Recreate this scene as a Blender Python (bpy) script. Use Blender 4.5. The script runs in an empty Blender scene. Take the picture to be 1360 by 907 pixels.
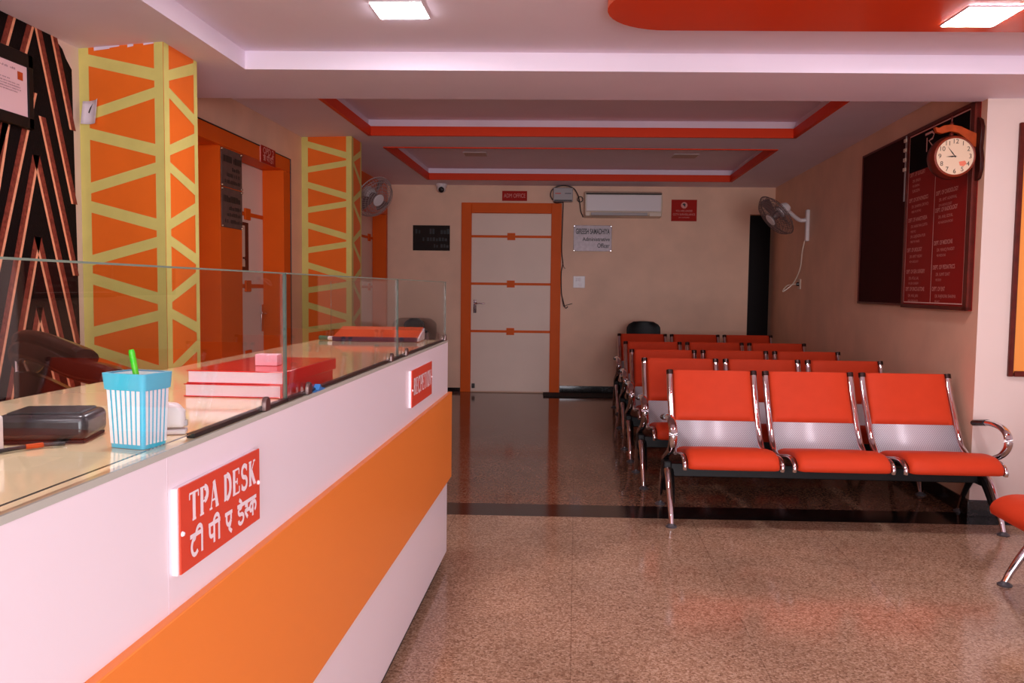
import bpy, bmesh, math, random
from math import sin, cos, tan, radians, pi, atan
from mathutils import Vector, Matrix

random.seed(7)
SC = bpy.context.scene
COL = SC.collection
S = 1.0833            # everything is laid out with the eye at 1.2, then scaled so the eye is at 1.3 m
K = tan(radians(2.78))    # the cross walls are not quite square to the corridor

# ------------------------------------------------------------------ camera, world, light, exposure
F = 1098.0
yaw, pitch, roll = atan(85 / F), atan(70.5 / F), 0.0115
fw = Vector((-sin(yaw) * cos(pitch), cos(yaw) * cos(pitch), -sin(pitch)))
rt = Vector((cos(yaw), sin(yaw), 0))
up = rt.cross(fw)
r2 = rt * cos(roll) + up * sin(roll)
u2 = up * cos(roll) - rt * sin(roll)
cam = bpy.data.cameras.new('camera')
cam.sensor_width = 36
cam.lens = 36 * F / 1360
cam.clip_start = 0.02
camo = bpy.data.objects.new('camera', cam)
COL.objects.link(camo)
M4 = Matrix((r2, u2, -fw)).transposed().to_4x4()
M4.translation = Vector((0, 0, 1.2))
camo.matrix_world = M4
SC.camera = camo

world = bpy.data.worlds.new('world')
SC.world = world
world.use_nodes = True
bg = world.node_tree.nodes['Background']
bg.inputs[0].default_value = (0.80, 0.86, 1.0, 1)
bg.inputs[1].default_value = 1.0

def area(name, loc, rot, sx, sy, power, color):
    l = bpy.data.lights.new(name, 'AREA')
    l.shape = 'RECTANGLE'
    l.size, l.size_y, l.energy, l.color = sx, sy, power, color
    o = bpy.data.objects.new(name, l)
    COL.objects.link(o)
    o.location = loc
    o.rotation_euler = rot
    return o

# daylight entering through the entrance behind the camera
area('entrance_daylight', (1.0, -2.85, 1.12), (radians(90), 0, 0), 2.8, 2.0, 275, (0.97, 0.93, 1.0))

vs = SC.view_settings
SC.display_settings.display_device = 'sRGB'
vs.view_transform = 'Standard'
vs.look = 'None'
vs.exposure = 0.0
vs.gamma = 1.0
vs.use_curve_mapping = False
SC.cycles.use_denoising = True
SC.cycles.max_bounces = 10
SC.cycles.diffuse_bounces = 5
SC.cycles.glossy_bounces = 5
SC.cycles.transparent_max_bounces = 16
SC.cycles.sample_clamp_indirect = 6.0
SC.cycles.caustics_reflective = False
SC.cycles.caustics_refractive = False

# ------------------------------------------------------------------ materials
def lin(c):
    out = []
    for v in c:
        v = v / 255.0
        out.append(v / 12.92 if v <= 0.04045 else ((v + 0.055) / 1.055) ** 2.4)
    return (*out, 1.0)

def nd(nt, t, x=0, y=0, **kw):
    n = nt.nodes.new(t)
    n.location = (x, y)
    for k, v in kw.items():
        setattr(n, k, v)
    return n

def mat(name, rgb, rough=0.5, metal=0.0, coat=0.0, var=0.0, vscale=8.0, bump=0.0, bscale=200.0, spec=0.5, rvar=0.0):
    """principled surface with optional noise mottling and fine bump"""
    m = bpy.data.materials.new(name)
    m.use_nodes = True
    nt = m.node_tree
    b = nt.nodes['Principled BSDF']
    b.inputs['Base Color'].default_value = lin(rgb)
    b.inputs['Roughness'].default_value = rough
    b.inputs['Metallic'].default_value = metal
    b.inputs['Coat Weight'].default_value = coat
    b.inputs['Coat Roughness'].default_value = 0.08
    b.inputs['Specular IOR Level'].default_value = spec
    tc = nd(nt, 'ShaderNodeTexCoord', -900)
    if var > 0:
        n = nd(nt, 'ShaderNodeTexNoise', -700, 100)
        n.inputs['Scale'].default_value = vscale
        n.inputs['Detail'].default_value = 5
        nt.links.new(tc.outputs['Object'], n.inputs['Vector'])
        r = nd(nt, 'ShaderNodeValToRGB', -450, 100)
        c = lin(rgb)
        r.color_ramp.elements[0].position = 0.3
        r.color_ramp.elements[1].position = 0.7
        r.color_ramp.elements[0].color = (*[v * (1 - var) for v in c[:3]], 1)
        r.color_ramp.elements[1].color = (*[min(1, v * (1 + var * 0.6)) for v in c[:3]], 1)
        nt.links.new(n.outputs['Fac'], r.inputs['Fac'])
        nt.links.new(r.outputs['Color'], b.inputs['Base Color'])
    if bump > 0:
        n2 = nd(nt, 'ShaderNodeTexNoise', -700, -250)
        n2.inputs['Scale'].default_value = bscale
        n2.inputs['Detail'].default_value = 3
        nt.links.new(tc.outputs['Object'], n2.inputs['Vector'])
        bp = nd(nt, 'ShaderNodeBump', -250, -250)
        bp.inputs['Strength'].default_value = bump
        bp.inputs['Distance'].default_value = 0.002
        nt.links.new(n2.outputs['Fac'], bp.inputs['Height'])
        nt.links.new(bp.outputs['Normal'], b.inputs['Normal'])
    return m

def emit(name, rgb, strength):
    m = bpy.data.materials.new(name)
    m.use_nodes = True
    nt = m.node_tree
    b = nt.nodes['Principled BSDF']
    b.inputs['Base Color'].default_value = lin(rgb)
    b.inputs['Emission Color'].default_value = lin(rgb)
    b.inputs['Emission Strength'].default_value = strength
    return m

def glass_mat(name, tint):
    m = bpy.data.materials.new(name)
    m.use_nodes = True
    nt = m.node_tree
    nt.nodes.clear()
    o = nd(nt, 'ShaderNodeOutputMaterial', 400)
    mx = nd(nt, 'ShaderNodeMixShader', 200)
    lw = nd(nt, 'ShaderNodeLayerWeight', -400, 150)
    pw = nd(nt, 'ShaderNodeMath', -200, 150, operation='POWER')
    pw.inputs[1].default_value = 5.0
    fr = nd(nt, 'ShaderNodeMath', 0, 150, operation='MULTIPLY_ADD')
    fr.inputs[1].default_value, fr.inputs[2].default_value = 0.93, 0.04
    nt.links.new(lw.outputs['Facing'], pw.inputs[0])
    nt.links.new(pw.outputs[0], fr.inputs[0])
    t = nd(nt, 'ShaderNodeBsdfTransparent', 0, 0)
    t.inputs[0].default_value = (*tint, 1)
    g = nd(nt, 'ShaderNodeBsdfGlossy', 0, -150)
    g.inputs['Roughness'].default_value = 0.01
    nt.links.new(fr.outputs[0], mx.inputs[0])
    nt.links.new(t.outputs[0], mx.inputs[1])
    nt.links.new(g.outputs[0], mx.inputs[2])
    nt.links.new(mx.outputs[0], o.inputs[0])
    return m

def granite(name, stops, scale, rough, tile=None):
    m = bpy.data.materials.new(name)
    m.use_nodes = True
    nt = m.node_tree
    b = nt.nodes['Principled BSDF']
    b.inputs['Roughness'].default_value = rough
    tc = nd(nt, 'ShaderNodeTexCoord', -1100)
    n = nd(nt, 'ShaderNodeTexNoise', -800, 200)
    n.inputs['Scale'].default_value = scale
    n.inputs['Detail'].default_value = 4
    n.inputs['Roughness'].default_value = 0.75
    nt.links.new(tc.outputs['Object'], n.inputs['Vector'])
    v = nd(nt, 'ShaderNodeTexVoronoi', -800, -100)
    v.inputs['Scale'].default_value = scale * 1.1
    nt.links.new(tc.outputs['Object'], v.inputs['Vector'])
    sep = nd(nt, 'ShaderNodeSeparateColor', -620, -100)
    nt.links.new(v.outputs['Color'], sep.inputs[0])
    mm = nd(nt, 'ShaderNodeMath', -450, 50, operation='MULTIPLY_ADD')
    mm.inputs[1].default_value = 0.38
    nt.links.new(sep.outputs[0], mm.inputs[0])
    m3 = nd(nt, 'ShaderNodeMath', -620, 200, operation='MULTIPLY')
    m3.inputs[1].default_value = 0.62
    nt.links.new(n.outputs['Fac'], m3.inputs[0])
    nt.links.new(m3.outputs[0], mm.inputs[2])
    r = nd(nt, 'ShaderNodeValToRGB', -250, 50)
    e = r.color_ramp.elements
    e[0].position, e[0].color = stops[0][0], lin(stops[0][1])
    e[1].position, e[1].color = stops[-1][0], lin(stops[-1][1])
    for p, c in stops[1:-1]:
        k = e.new(p)
        k.color = lin(c)
    nt.links.new(mm.outputs[0], r.inputs['Fac'])
    # broad clouding of the stone
    n4 = nd(nt, 'ShaderNodeTexNoise', -800, -350)
    n4.inputs['Scale'].default_value = 2.2
    n4.inputs['Detail'].default_value = 4
    nt.links.new(tc.outputs['Object'], n4.inputs['Vector'])
    mr = nd(nt, 'ShaderNodeMapRange', -450, -350)
    mr.inputs['From Min'].default_value, mr.inputs['From Max'].default_value = 0.3, 0.7
    mr.inputs['To Min'].default_value, mr.inputs['To Max'].default_value = 0.80, 1.12
    nt.links.new(n4.outputs['Fac'], mr.inputs[0])
    mul = nd(nt, 'ShaderNodeMix', -50, 50, data_type='RGBA', blend_type='MULTIPLY')
    mul.inputs[0].default_value = 1
    nt.links.new(r.outputs['Color'], mul.inputs[6])
    nt.links.new(mr.outputs[0], mul.inputs[7])
    last = mul.outputs[2]
    if tile:
        br = nd(nt, 'ShaderNodeTexBrick', -250, -300)
        br.offset = 0.0
        br.inputs['Scale'].default_value = 1.0
        br.inputs['Brick Width'].default_value = tile
        br.inputs['Row Height'].default_value = tile
        br.inputs['Mortar Size'].default_value = 0.0022
        br.inputs['Color1'].default_value = (1, 1, 1, 1)
        br.inputs['Color2'].default_value = (0.97, 0.97, 0.97, 1)
        br.inputs['Mortar'].default_value = (0.72, 0.68, 0.66, 1)
        nt.links.new(tc.outputs['Object'], br.inputs['Vector'])
        mu2 = nd(nt, 'ShaderNodeMix', 100, 0, data_type='RGBA', blend_type='MULTIPLY')
        mu2.inputs[0].default_value = 1
        nt.links.new(last, mu2.inputs[6])
        nt.links.new(br.outputs['Color'], mu2.inputs[7])
        last = mu2.outputs[2]
    nt.links.new(last, b.inputs['Base Color'])
    return m

def perforated(name, rgb, hole, pitch):
    m = mat(name, rgb, 0.4, 0.15)
    nt = m.node_tree
    b = nt.nodes['Principled BSDF']
    tc = nd(nt, 'ShaderNodeTexCoord', -1200)
    sp = nd(nt, 'ShaderNodeSeparateXYZ', -1000)
    nt.links.new(tc.outputs['Object'], sp.inputs[0])
    def wave(sock):
        a = nd(nt, 'ShaderNodeMath', -800, 0, operation='MULTIPLY')
        a.inputs[1].default_value = 2 * pi / pitch
        nt.links.new(sock, a.inputs[0])
        s = nd(nt, 'ShaderNodeMath', -650, 0, operation='SINE')
        nt.links.new(a.outputs[0], s.inputs[0])
        return s.outputs[0]
    pr = nd(nt, 'ShaderNodeMath', -500, 0, operation='MULTIPLY')
    nt.links.new(wave(sp.outputs[0]), pr.inputs[0])
    nt.links.new(wave(sp.outputs[2]), pr.inputs[1])
    r = nd(nt, 'ShaderNodeValToRGB', -350, 0)
    r.color_ramp.elements[0].position, r.color_ramp.elements[0].color = 0.30, lin(rgb)
    r.color_ramp.elements[1].position, r.color_ramp.elements[1].color = 0.50, lin(hole)
    nt.links.new(pr.outputs[0], r.inputs[0])
    nt.links.new(r.outputs[0], b.inputs['Base Color'])
    return m

LITCREAM = mat('hall_lit_cream', (224, 202, 192), 0.5, var=0.03, vscale=2)  # wall paint with the hall's whiter light put into its colour
CREAM = mat('cream_wall_paint', (240, 196, 167), 0.55, var=0.10, vscale=2.5, bump=0.15, bscale=60)  # cream, warmed in colour for the corridor's light
HALLW = mat('white_hall_paint', (232, 226, 230), 0.6, var=0.03, vscale=2)
CEILP = mat('ceiling_paint', (238, 224, 238), 0.6, var=0.04, vscale=2)
TRAYP = mat('tray_ceiling_paint', (216, 180, 184), 0.5, var=0.03, vscale=2)
ORANGE = mat('orange_gloss_paint', (230, 96, 20), 0.5, spec=0.15, var=0.05, vscale=4)
PILOR = mat('pillar_orange_paint', (246, 118, 38), 0.45, spec=0.25, var=0.05, vscale=5)
BANDY = mat('mustard_band_paint', (222, 212, 122), 0.5, spec=0.25, var=0.06, vscale=9)
REDTRIM = mat('red_cove_paint', (228, 66, 30), 0.5, spec=0.15)
WALLP = mat('black_textured_wallpaper', (19, 11, 12), 0.7, spec=0.08, var=0.3, vscale=60, bump=0.8, bscale=160)
STRIPE_P = mat('copper_stripe_print', (236, 164, 128), 0.6, spec=0.1, var=0.15, vscale=40)
STRIPE_D = mat('maroon_stripe_print', (128, 58, 46), 0.6, spec=0.1, var=0.4, vscale=70)
GRAN = granite('brown_granite', [(0.22, (104, 76, 58)), (0.38, (148, 113, 89)), (0.55, (170, 136, 110)), (0.72, (196, 164, 140)), (0.85, (142, 106, 85))], 135, 0.13, tile=0.62)
GRAN2 = granite('dark_brown_granite', [(0.22, (54, 34, 24)), (0.38, (100, 68, 52)), (0.55, (132, 94, 74)), (0.72, (160, 122, 100)), (0.85, (90, 60, 46))], 120, 0.10, tile=0.62)
GRAN2.node_tree.nodes['Principled BSDF'].inputs['Specular IOR Level'].default_value = 0.32
BLKGRAN = granite('black_granite', [(0.2, (12, 9, 10)), (0.55, (24, 18, 18)), (0.75, (58, 46, 44)), (0.9, (24, 18, 18))], 120, 0.12)
WHITEL = mat('white_laminate', (240, 230, 236), 0.3, spec=0.3)
ORANGEL = mat('orange_laminate', (242, 138, 58), 0.35, spec=0.3)
DARK = mat('dark_recess', (28, 20, 18), 0.7)
TOPL = mat('beige_counter_laminate', (244, 220, 176), 0.08, coat=0.6, var=0.03)
GEDGE = mat('refraction_green', (120, 140, 126), 0.3)
GEDGED = mat('dark_glass_end', (74, 90, 80), 0.15)
GLASS = glass_mat('clear_glass', (0.985, 0.995, 0.988))
GASKET = mat('black_rubber', (18, 16, 17), 0.35)
CHROME = mat('chrome', (228, 222, 226), 0.07, 1.0)
CLIPD = mat('dark_chrome_cap', (70, 54, 52), 0.25, 0.9)
CLIPM = mat('dull_clip_metal', (120, 100, 96), 0.35, 0.9)
STEELB = mat('brushed_steel', (128, 114, 116), 0.42, 0.6, var=0.12, vscale=30)
DARKSTEEL = mat('dark_engraved_plate', (104, 78, 72), 0.5, 0.2, var=0.2, vscale=25)
DARKPLATE = mat('black_engraved_plate', (40, 28, 24), 0.6, 0.0, spec=0.15)
INK = mat('black_ink', (22, 15, 14), 0.5)
LEATHER = mat('orange_red_leatherette', (202, 63, 34), 0.5, spec=0.1, bump=0.25, bscale=350, var=0.04, vscale=14)
PERF = perforated('perforated_silver_metal', (208, 200, 206), (120, 112, 118), 0.011)
BLACKM = mat('black_powder_coat', (14, 12, 13), 0.5, spec=0.25)
SIGNRED = mat('red_acrylic_sign', (218, 76, 54), 0.35, spec=0.25)
SIGNDK = mat('dark_red_acrylic_sign', (176, 30, 20), 0.5, spec=0.1)
SIGNW = mat('white_vinyl_letter', (244, 232, 236), 0.4)
WHITEP = mat('white_plastic', (232, 222, 222), 0.35)
GREYP = mat('grey_plastic', (170, 160, 160), 0.4)
BLACKP = mat('black_plastic', (20, 17, 18), 0.25)
DOORW = mat('white_door_laminate', (246, 222, 206), 0.45, spec=0.2, var=0.03, vscale=3)
WOOD = mat('red_brown_wood', (92, 28, 18), 0.4, spec=0.2, var=0.3, vscale=18)
WOODO = mat('orange_brown_wood', (172, 68, 26), 0.5, spec=0.15, var=0.25, vscale=25)
DIAL = mat('cream_clock_dial', (226, 198, 168), 0.3, spec=0.3)
BOARDR = mat('deep_red_board', (150, 24, 20), 0.5, spec=0.15)
BOARDD = mat('dark_maroon_board', (58, 18, 18), 0.8, spec=0.1)
BOARDK = mat('black_board_header', (16, 10, 11), 0.7, spec=0.05)
BOARDT = mat('faded_pink_lettering', (224, 150, 140), 0.6)
BLUE = mat('turquoise_plastic', (56, 196, 228), 0.3)
CUPW = mat('cup_white_plastic', (240, 246, 250), 0.3)
GREEN = mat('lime_green_plastic', (60, 210, 30), 0.3)
REGRED = mat('red_register_cover', (206, 34, 38), 0.22, coat=0.5)
PAGES = mat('white_page_block', (232, 222, 232), 0.7, var=0.05, vscale=200)
PINKN = mat('pink_sticky_notes', (236, 176, 186), 0.6)
FOLDO = mat('orange_folder_card', (212, 82, 40), 0.35)
FOLDB = mat('navy_folder_spine', (44, 28, 58), 0.4)
PAPER = mat('white_paper', (232, 220, 226), 0.7)
CERT = mat('certificate_paper', (228, 190, 196), 0.35)
CERTINK = mat('pale_print', (150, 110, 118), 0.6)
FRAMEB = mat('black_frame', (18, 11, 12), 0.5, spec=0.15)
BROWNL = mat('dark_brown_leather', (44, 18, 14), 0.2, var=0.1, vscale=20)
ARTOR = mat('amber_poster_print', (240, 150, 60), 0.4)
RUBBERMAT = mat('dark_door_mat', (24, 20, 20), 0.9, bump=0.6, bscale=300)
FANG = mat('fan_grey_metal', (128, 104, 100), 0.5, 0.2)
FANBL = mat('fan_blade_plastic', (120, 92, 90), 0.3)
CREAMP = mat('cream_plastic', (226, 206, 186), 0.35)
LAMP = emit('led_diffuser', (255, 248, 255), 120.0)
LAMPOFF = mat('unlit_diffuser', (196, 170, 160), 0.5)
RIMP = mat('orange_red_panel_rim', (244, 110, 60), 0.4)
REDPANEL = mat('glossy_red_panel', (228, 68, 22), 0.22)
BLUEC = mat('blue_tape', (40, 120, 190), 0.4)
BRONZE = mat('bronze_handle', (150, 118, 96), 0.3, 0.9)
FOOTM = mat('dark_grey_foot', (70, 66, 70), 0.4)
WIRE = mat('dark_cable', (34, 22, 22), 0.5)
DARKROOM = mat('painted_room_shade', (40, 30, 30), 0.9)  # dark colour stands in for the lack of light in the side room

# ------------------------------------------------------------------ mesh helpers
class MB:
    def __init__(self):
        self.bm = bmesh.new()

    def face(self, pts, mi=0):
        vs_ = [self.bm.verts.new(p) for p in pts]
        try:
            f = self.bm.faces.new(vs_)
            f.material_index = mi
        except ValueError:
            pass
        return self

    def prism(self, poly, z0, z1, mi=0):
        n = len(poly)
        a = [self.bm.verts.new((p[0], p[1], z0)) for p in poly]
        b = [self.bm.verts.new((p[0], p[1], z1)) for p in poly]
        fs = [self.bm.faces.new(list(reversed(a))), self.bm.faces.new(b)]
        for i in range(n):
            j = (i + 1) % n
            fs.append(self.bm.faces.new((a[i], a[j], b[j], b[i])))
        for f in fs:
            f.material_index = mi
        return self

    def box(self, x0, x1, y0, y1, z0, z1, mi=0):
        return self.prism([(x0, y0), (x1, y0), (x1, y1), (x0, y1)], z0, z1, mi)

    def extr(self, poly, y0, y1, mi=0):
        """polygon in x-z pushed along y"""
        a = [self.bm.verts.new((p[0], y0, p[1])) for p in poly]
        b = [self.bm.verts.new((p[0], y1, p[1])) for p in poly]
        n = len(poly)
        fs = [self.bm.faces.new(a), self.bm.faces.new(list(reversed(b)))]
        for i in range(n):
            j = (i + 1) % n
            fs.append(self.bm.faces.new((a[j], a[i], b[i], b[j])))
        for f in fs:
            f.material_index = mi
        return self

    def tube(self, path, r, n=10, mi=0, rad=None, flat=(1, 1), upv=None, cap=True):
        path = [Vector(p) for p in path]
        rings = []
        prev = None
        for i, p in enumerate(path):
            if i == 0:
                t = path[1] - p
            elif i == len(path) - 1:
                t = p - path[i - 1]
            else:
                t = (path[i + 1] - p).normalized() + (p - path[i - 1]).normalized()
            t.normalize()
            if upv is not None:
                a = Vector(upv)
                a = (a - t * a.dot(t)).normalized()
            elif prev is None:
                a = Vector((0, 0, 1)) if abs(t.z) < 0.9 else Vector((1, 0, 0))
                a = (a - t * a.dot(t)).normalized()
            else:
                a = (prev - t * prev.dot(t)).normalized()
            prev = a
            b = t.cross(a)
            rr = rad[i] if rad else r
            rings.append([self.bm.verts.new(p + a * (rr * flat[0] * cos(2 * pi * k / n)) + b * (rr * flat[1] * sin(2 * pi * k / n))) for k in range(n)])
        for i in range(len(rings) - 1):
            for k in range(n):
                f = self.bm.faces.new((rings[i][k], rings[i][(k + 1) % n], rings[i + 1][(k + 1) % n], rings[i + 1][k]))
                f.material_index = mi
        if cap:
            for rg in (list(reversed(rings[0])), rings[-1]):
                f = self.bm.faces.new(rg)
                f.material_index = mi
        return self

    def ring(self, c, ax, R, r, n=32, m=6, mi=0, sq=1.0):
        """torus about axis ax"""
        ax = Vector(ax).normalized()
        a = Vector((0, 0, 1)) if abs(ax.z) < 0.9 else Vector((1, 0, 0))
        a = (a - ax * a.dot(ax)).normalized()
        b = ax.cross(a)
        c = Vector(c)
        rg = []
        for i in range(n):
            d = a * cos(2 * pi * i / n) + b * sin(2 * pi * i / n)
            rg.append([self.bm.verts.new(c + d * (R + r * cos(2 * pi * k / m)) + ax * (r * sq * sin(2 * pi * k / m))) for k in range(m)])
        for i in range(n):
            for k in range(m):
                f = self.bm.faces.new((rg[i][k], rg[(i + 1) % n][k], rg[(i + 1) % n][(k + 1) % m], rg[i][(k + 1) % m]))
                f.material_index = mi
        return self

    def lathe(self, prof, c=(0, 0, 0), ax=(0, 0, 1), n=24, mi=0):
        """profile [(radius, height)] turned about ax through c"""
        ax = Vector(ax).normalized()
        a = Vector((0, 0, 1)) if abs(ax.z) < 0.9 else Vector((1, 0, 0))
        a = (a - ax * a.dot(ax)).normalized()
        b = ax.cross(a)
        c = Vector(c)
        rows = []
        for r, h in prof:
            if r < 1e-6:
                rows.append([self.bm.verts.new(c + ax * h)])
            else:
                rows.append([self.bm.verts.new(c + ax * h + (a * cos(2 * pi * k / n) + b * sin(2 * pi * k / n)) * r) for k in range(n)])
        for i in range(len(rows) - 1):
            p, q = rows[i], rows[i + 1]
            for k in range(n):
                j = (k + 1) % n
                if len(p) == 1 and len(q) == 1:
                    continue
                if len(p) == 1:
                    f = self.bm.faces.new((p[0], q[j], q[k]))
                elif len(q) == 1:
                    f = self.bm.faces.new((p[k], p[j], q[0]))
                else:
                    f = self.bm.faces.new((p[k], p[j], q[j], q[k]))
                f.material_index = mi
        return self

    def grid(self, rows, mi=0, closed_u=False):
        vv = [[self.bm.verts.new(p) for p in r] for r in rows]
        for i in range(len(vv) - 1):
            m = len(vv[i])
            for k in range(m if closed_u else m - 1):
                j = (k + 1) % m
                f = self.bm.faces.new((vv[i][k], vv[i][j], vv[i + 1][j], vv[i + 1][k]))
                f.material_index = mi
        return vv

    def build(self, name, mats, parent=None, bev=0, seg=2, smooth=35, fix=True):
        if fix:
            bmesh.ops.recalc_face_normals(self.bm, faces=self.bm.faces[:])
        me = bpy.data.meshes.new(name)
        self.bm.to_mesh(me)
        self.bm.free()
        for m in (mats if isinstance(mats, (list, tuple)) else [mats]):
            me.materials.append(m)
        if smooth:
            me.shade_smooth()
            me.set_sharp_from_angle(angle=radians(smooth))
        o = bpy.data.objects.new(name, me)
        COL.objects.link(o)
        if parent:
            o.parent = parent
        if bev:
            b = o.modifiers.new('bevel', 'BEVEL')
            b.width, b.segments = bev, seg
            b.limit_method = 'ANGLE'
            b.angle_limit = radians(40)
        return o

def tag(o, label, cat, group=None):
    o['label'], o['category'] = label, cat
    if group:
        o['group'] = group
    return o

def thing(name, label, cat, loc=(0, 0, 0), rz=0.0, group=None):
    o = bpy.data.objects.new(name, None)
    o.empty_display_size = 0.05
    COL.objects.link(o)
    o.location = loc
    o.rotation_euler = (0, 0, rz)
    return tag(o, label, cat, group)

def struct(o):
    o['kind'] = 'structure'
    return o

def dup(o, parent=None):
    c = o.copy()
    COL.objects.link(c)
    if parent:
        c.parent = parent
    for ch in o.children:
        dup(ch, c)
    return c

def smooth_path(pts, n=6):
    """Catmull-Rom through the points"""
    P_ = [Vector(p) for p in pts]
    P_ = [P_[0] * 2 - P_[1]] + P_ + [P_[-1] * 2 - P_[-2]]
    out = []
    for i in range(1, len(P_) - 2):
        a, b, c, d = P_[i - 1:i + 3]
        for k in range(n):
            t = k / n
            out.append(0.5 * ((2 * b) + (c - a) * t + (2 * a - 5 * b + 4 * c - d) * t * t + (3 * b - a - 3 * c + d) * t ** 3))
    out.append(P_[-2])
    return out

def text(s, parent, mt, x, z, size, y=-0.002, align='CENTER', width=None, bold=0.0, name='lettering', sy=1.0, mats=None):
    """printed writing in the local x-z plane, facing local -y"""
    cu = bpy.data.curves.new('t', 'FONT')
    cu.body = s
    cu.size = size
    cu.align_x = align
    cu.align_y = 'CENTER'
    cu.offset = bold
    tmp = bpy.data.objects.new('t', cu)
    COL.objects.link(tmp)
    dg = bpy.context.evaluated_depsgraph_get()
    me = bpy.data.meshes.new_from_object(tmp.evaluated_get(dg))
    bpy.data.objects.remove(tmp)
    bpy.data.curves.remove(cu)
    if width and len(me.vertices):
        xs = [v.co.x for v in me.vertices]
        k = width / max(1e-6, max(xs) - min(xs))
        mid = (max(xs) + min(xs)) / 2 if align == 'CENTER' else (max(xs) if align == 'RIGHT' else min(xs))
        for v in me.vertices:
            v.co.x = (v.co.x - mid) * k
    for v in me.vertices:
        v.co = Vector((v.co.x + x, y, v.co.y * sy + z))
    me.materials.clear()
    me.materials.append(mt)
    me.name = name
    o = bpy.data.objects.new(name, me)
    COL.objects.link(o)
    o.parent = parent
    return o

def texts(lines, parent, mt, y=-0.002, name='lettering'):
    """several lines of writing joined into one printed part: (string, x, z, size, align, width, bold)"""
    bm = bmesh.new()
    for s, x, z, size, al, w, bo in lines:
        o = text(s, None, mt, x, z, size, y, al, w, bo)
        bm.from_mesh(o.data)
        me = o.data
        bpy.data.objects.remove(o)
        bpy.data.meshes.remove(me)
    me = bpy.data.meshes.new(name)
    bm.to_mesh(me)
    bm.free()
    me.materials.append(mt)
    o = bpy.data.objects.new(name, me)
    COL.objects.link(o)
    o.parent = parent
    return o

SN = 0
def stroke(mb, pts, w, y, ox=0, oz=0, sx=1, sz=1, mi=0):
    """flat brush stroke through 2-D points, drawn in the x-z plane"""
    q = [Vector((ox + p[0] * sx, oz + p[1] * sz)) for p in pts]
    global SN
    SN = (SN + 1) % 40
    y = y - SN * 0.000012
    n = len(q)
    L, R_ = [], []
    for i in range(n):
        if i == 0:
            d = q[1] - q[0]
        elif i == n - 1:
            d = q[-1] - q[-2]
        else:
            d = (q[i + 1] - q[i]).normalized() + (q[i] - q[i - 1]).normalized()
        if d.length < 1e-9:
            d = Vector((1, 0))
        d.normalize()
        nn = Vector((-d.y, d.x)) * (w / 2)
        L.append(q[i] + nn)
        R_.append(q[i] - nn)
    for i in range(n - 1):
        mb.face([(L[i].x, y, L[i].y), (L[i + 1].x, y, L[i + 1].y), (R_[i + 1].x, y, R_[i + 1].y), (R_[i].x, y, R_[i].y)], mi)

def arc(cx, cz, rx, rz, a0, a1, n=12):
    return [(cx + rx * cos(radians(a0 + (a1 - a0) * i / n)), cz + rz * sin(radians(a0 + (a1 - a0) * i / n))) for i in range(n + 1)]

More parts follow.
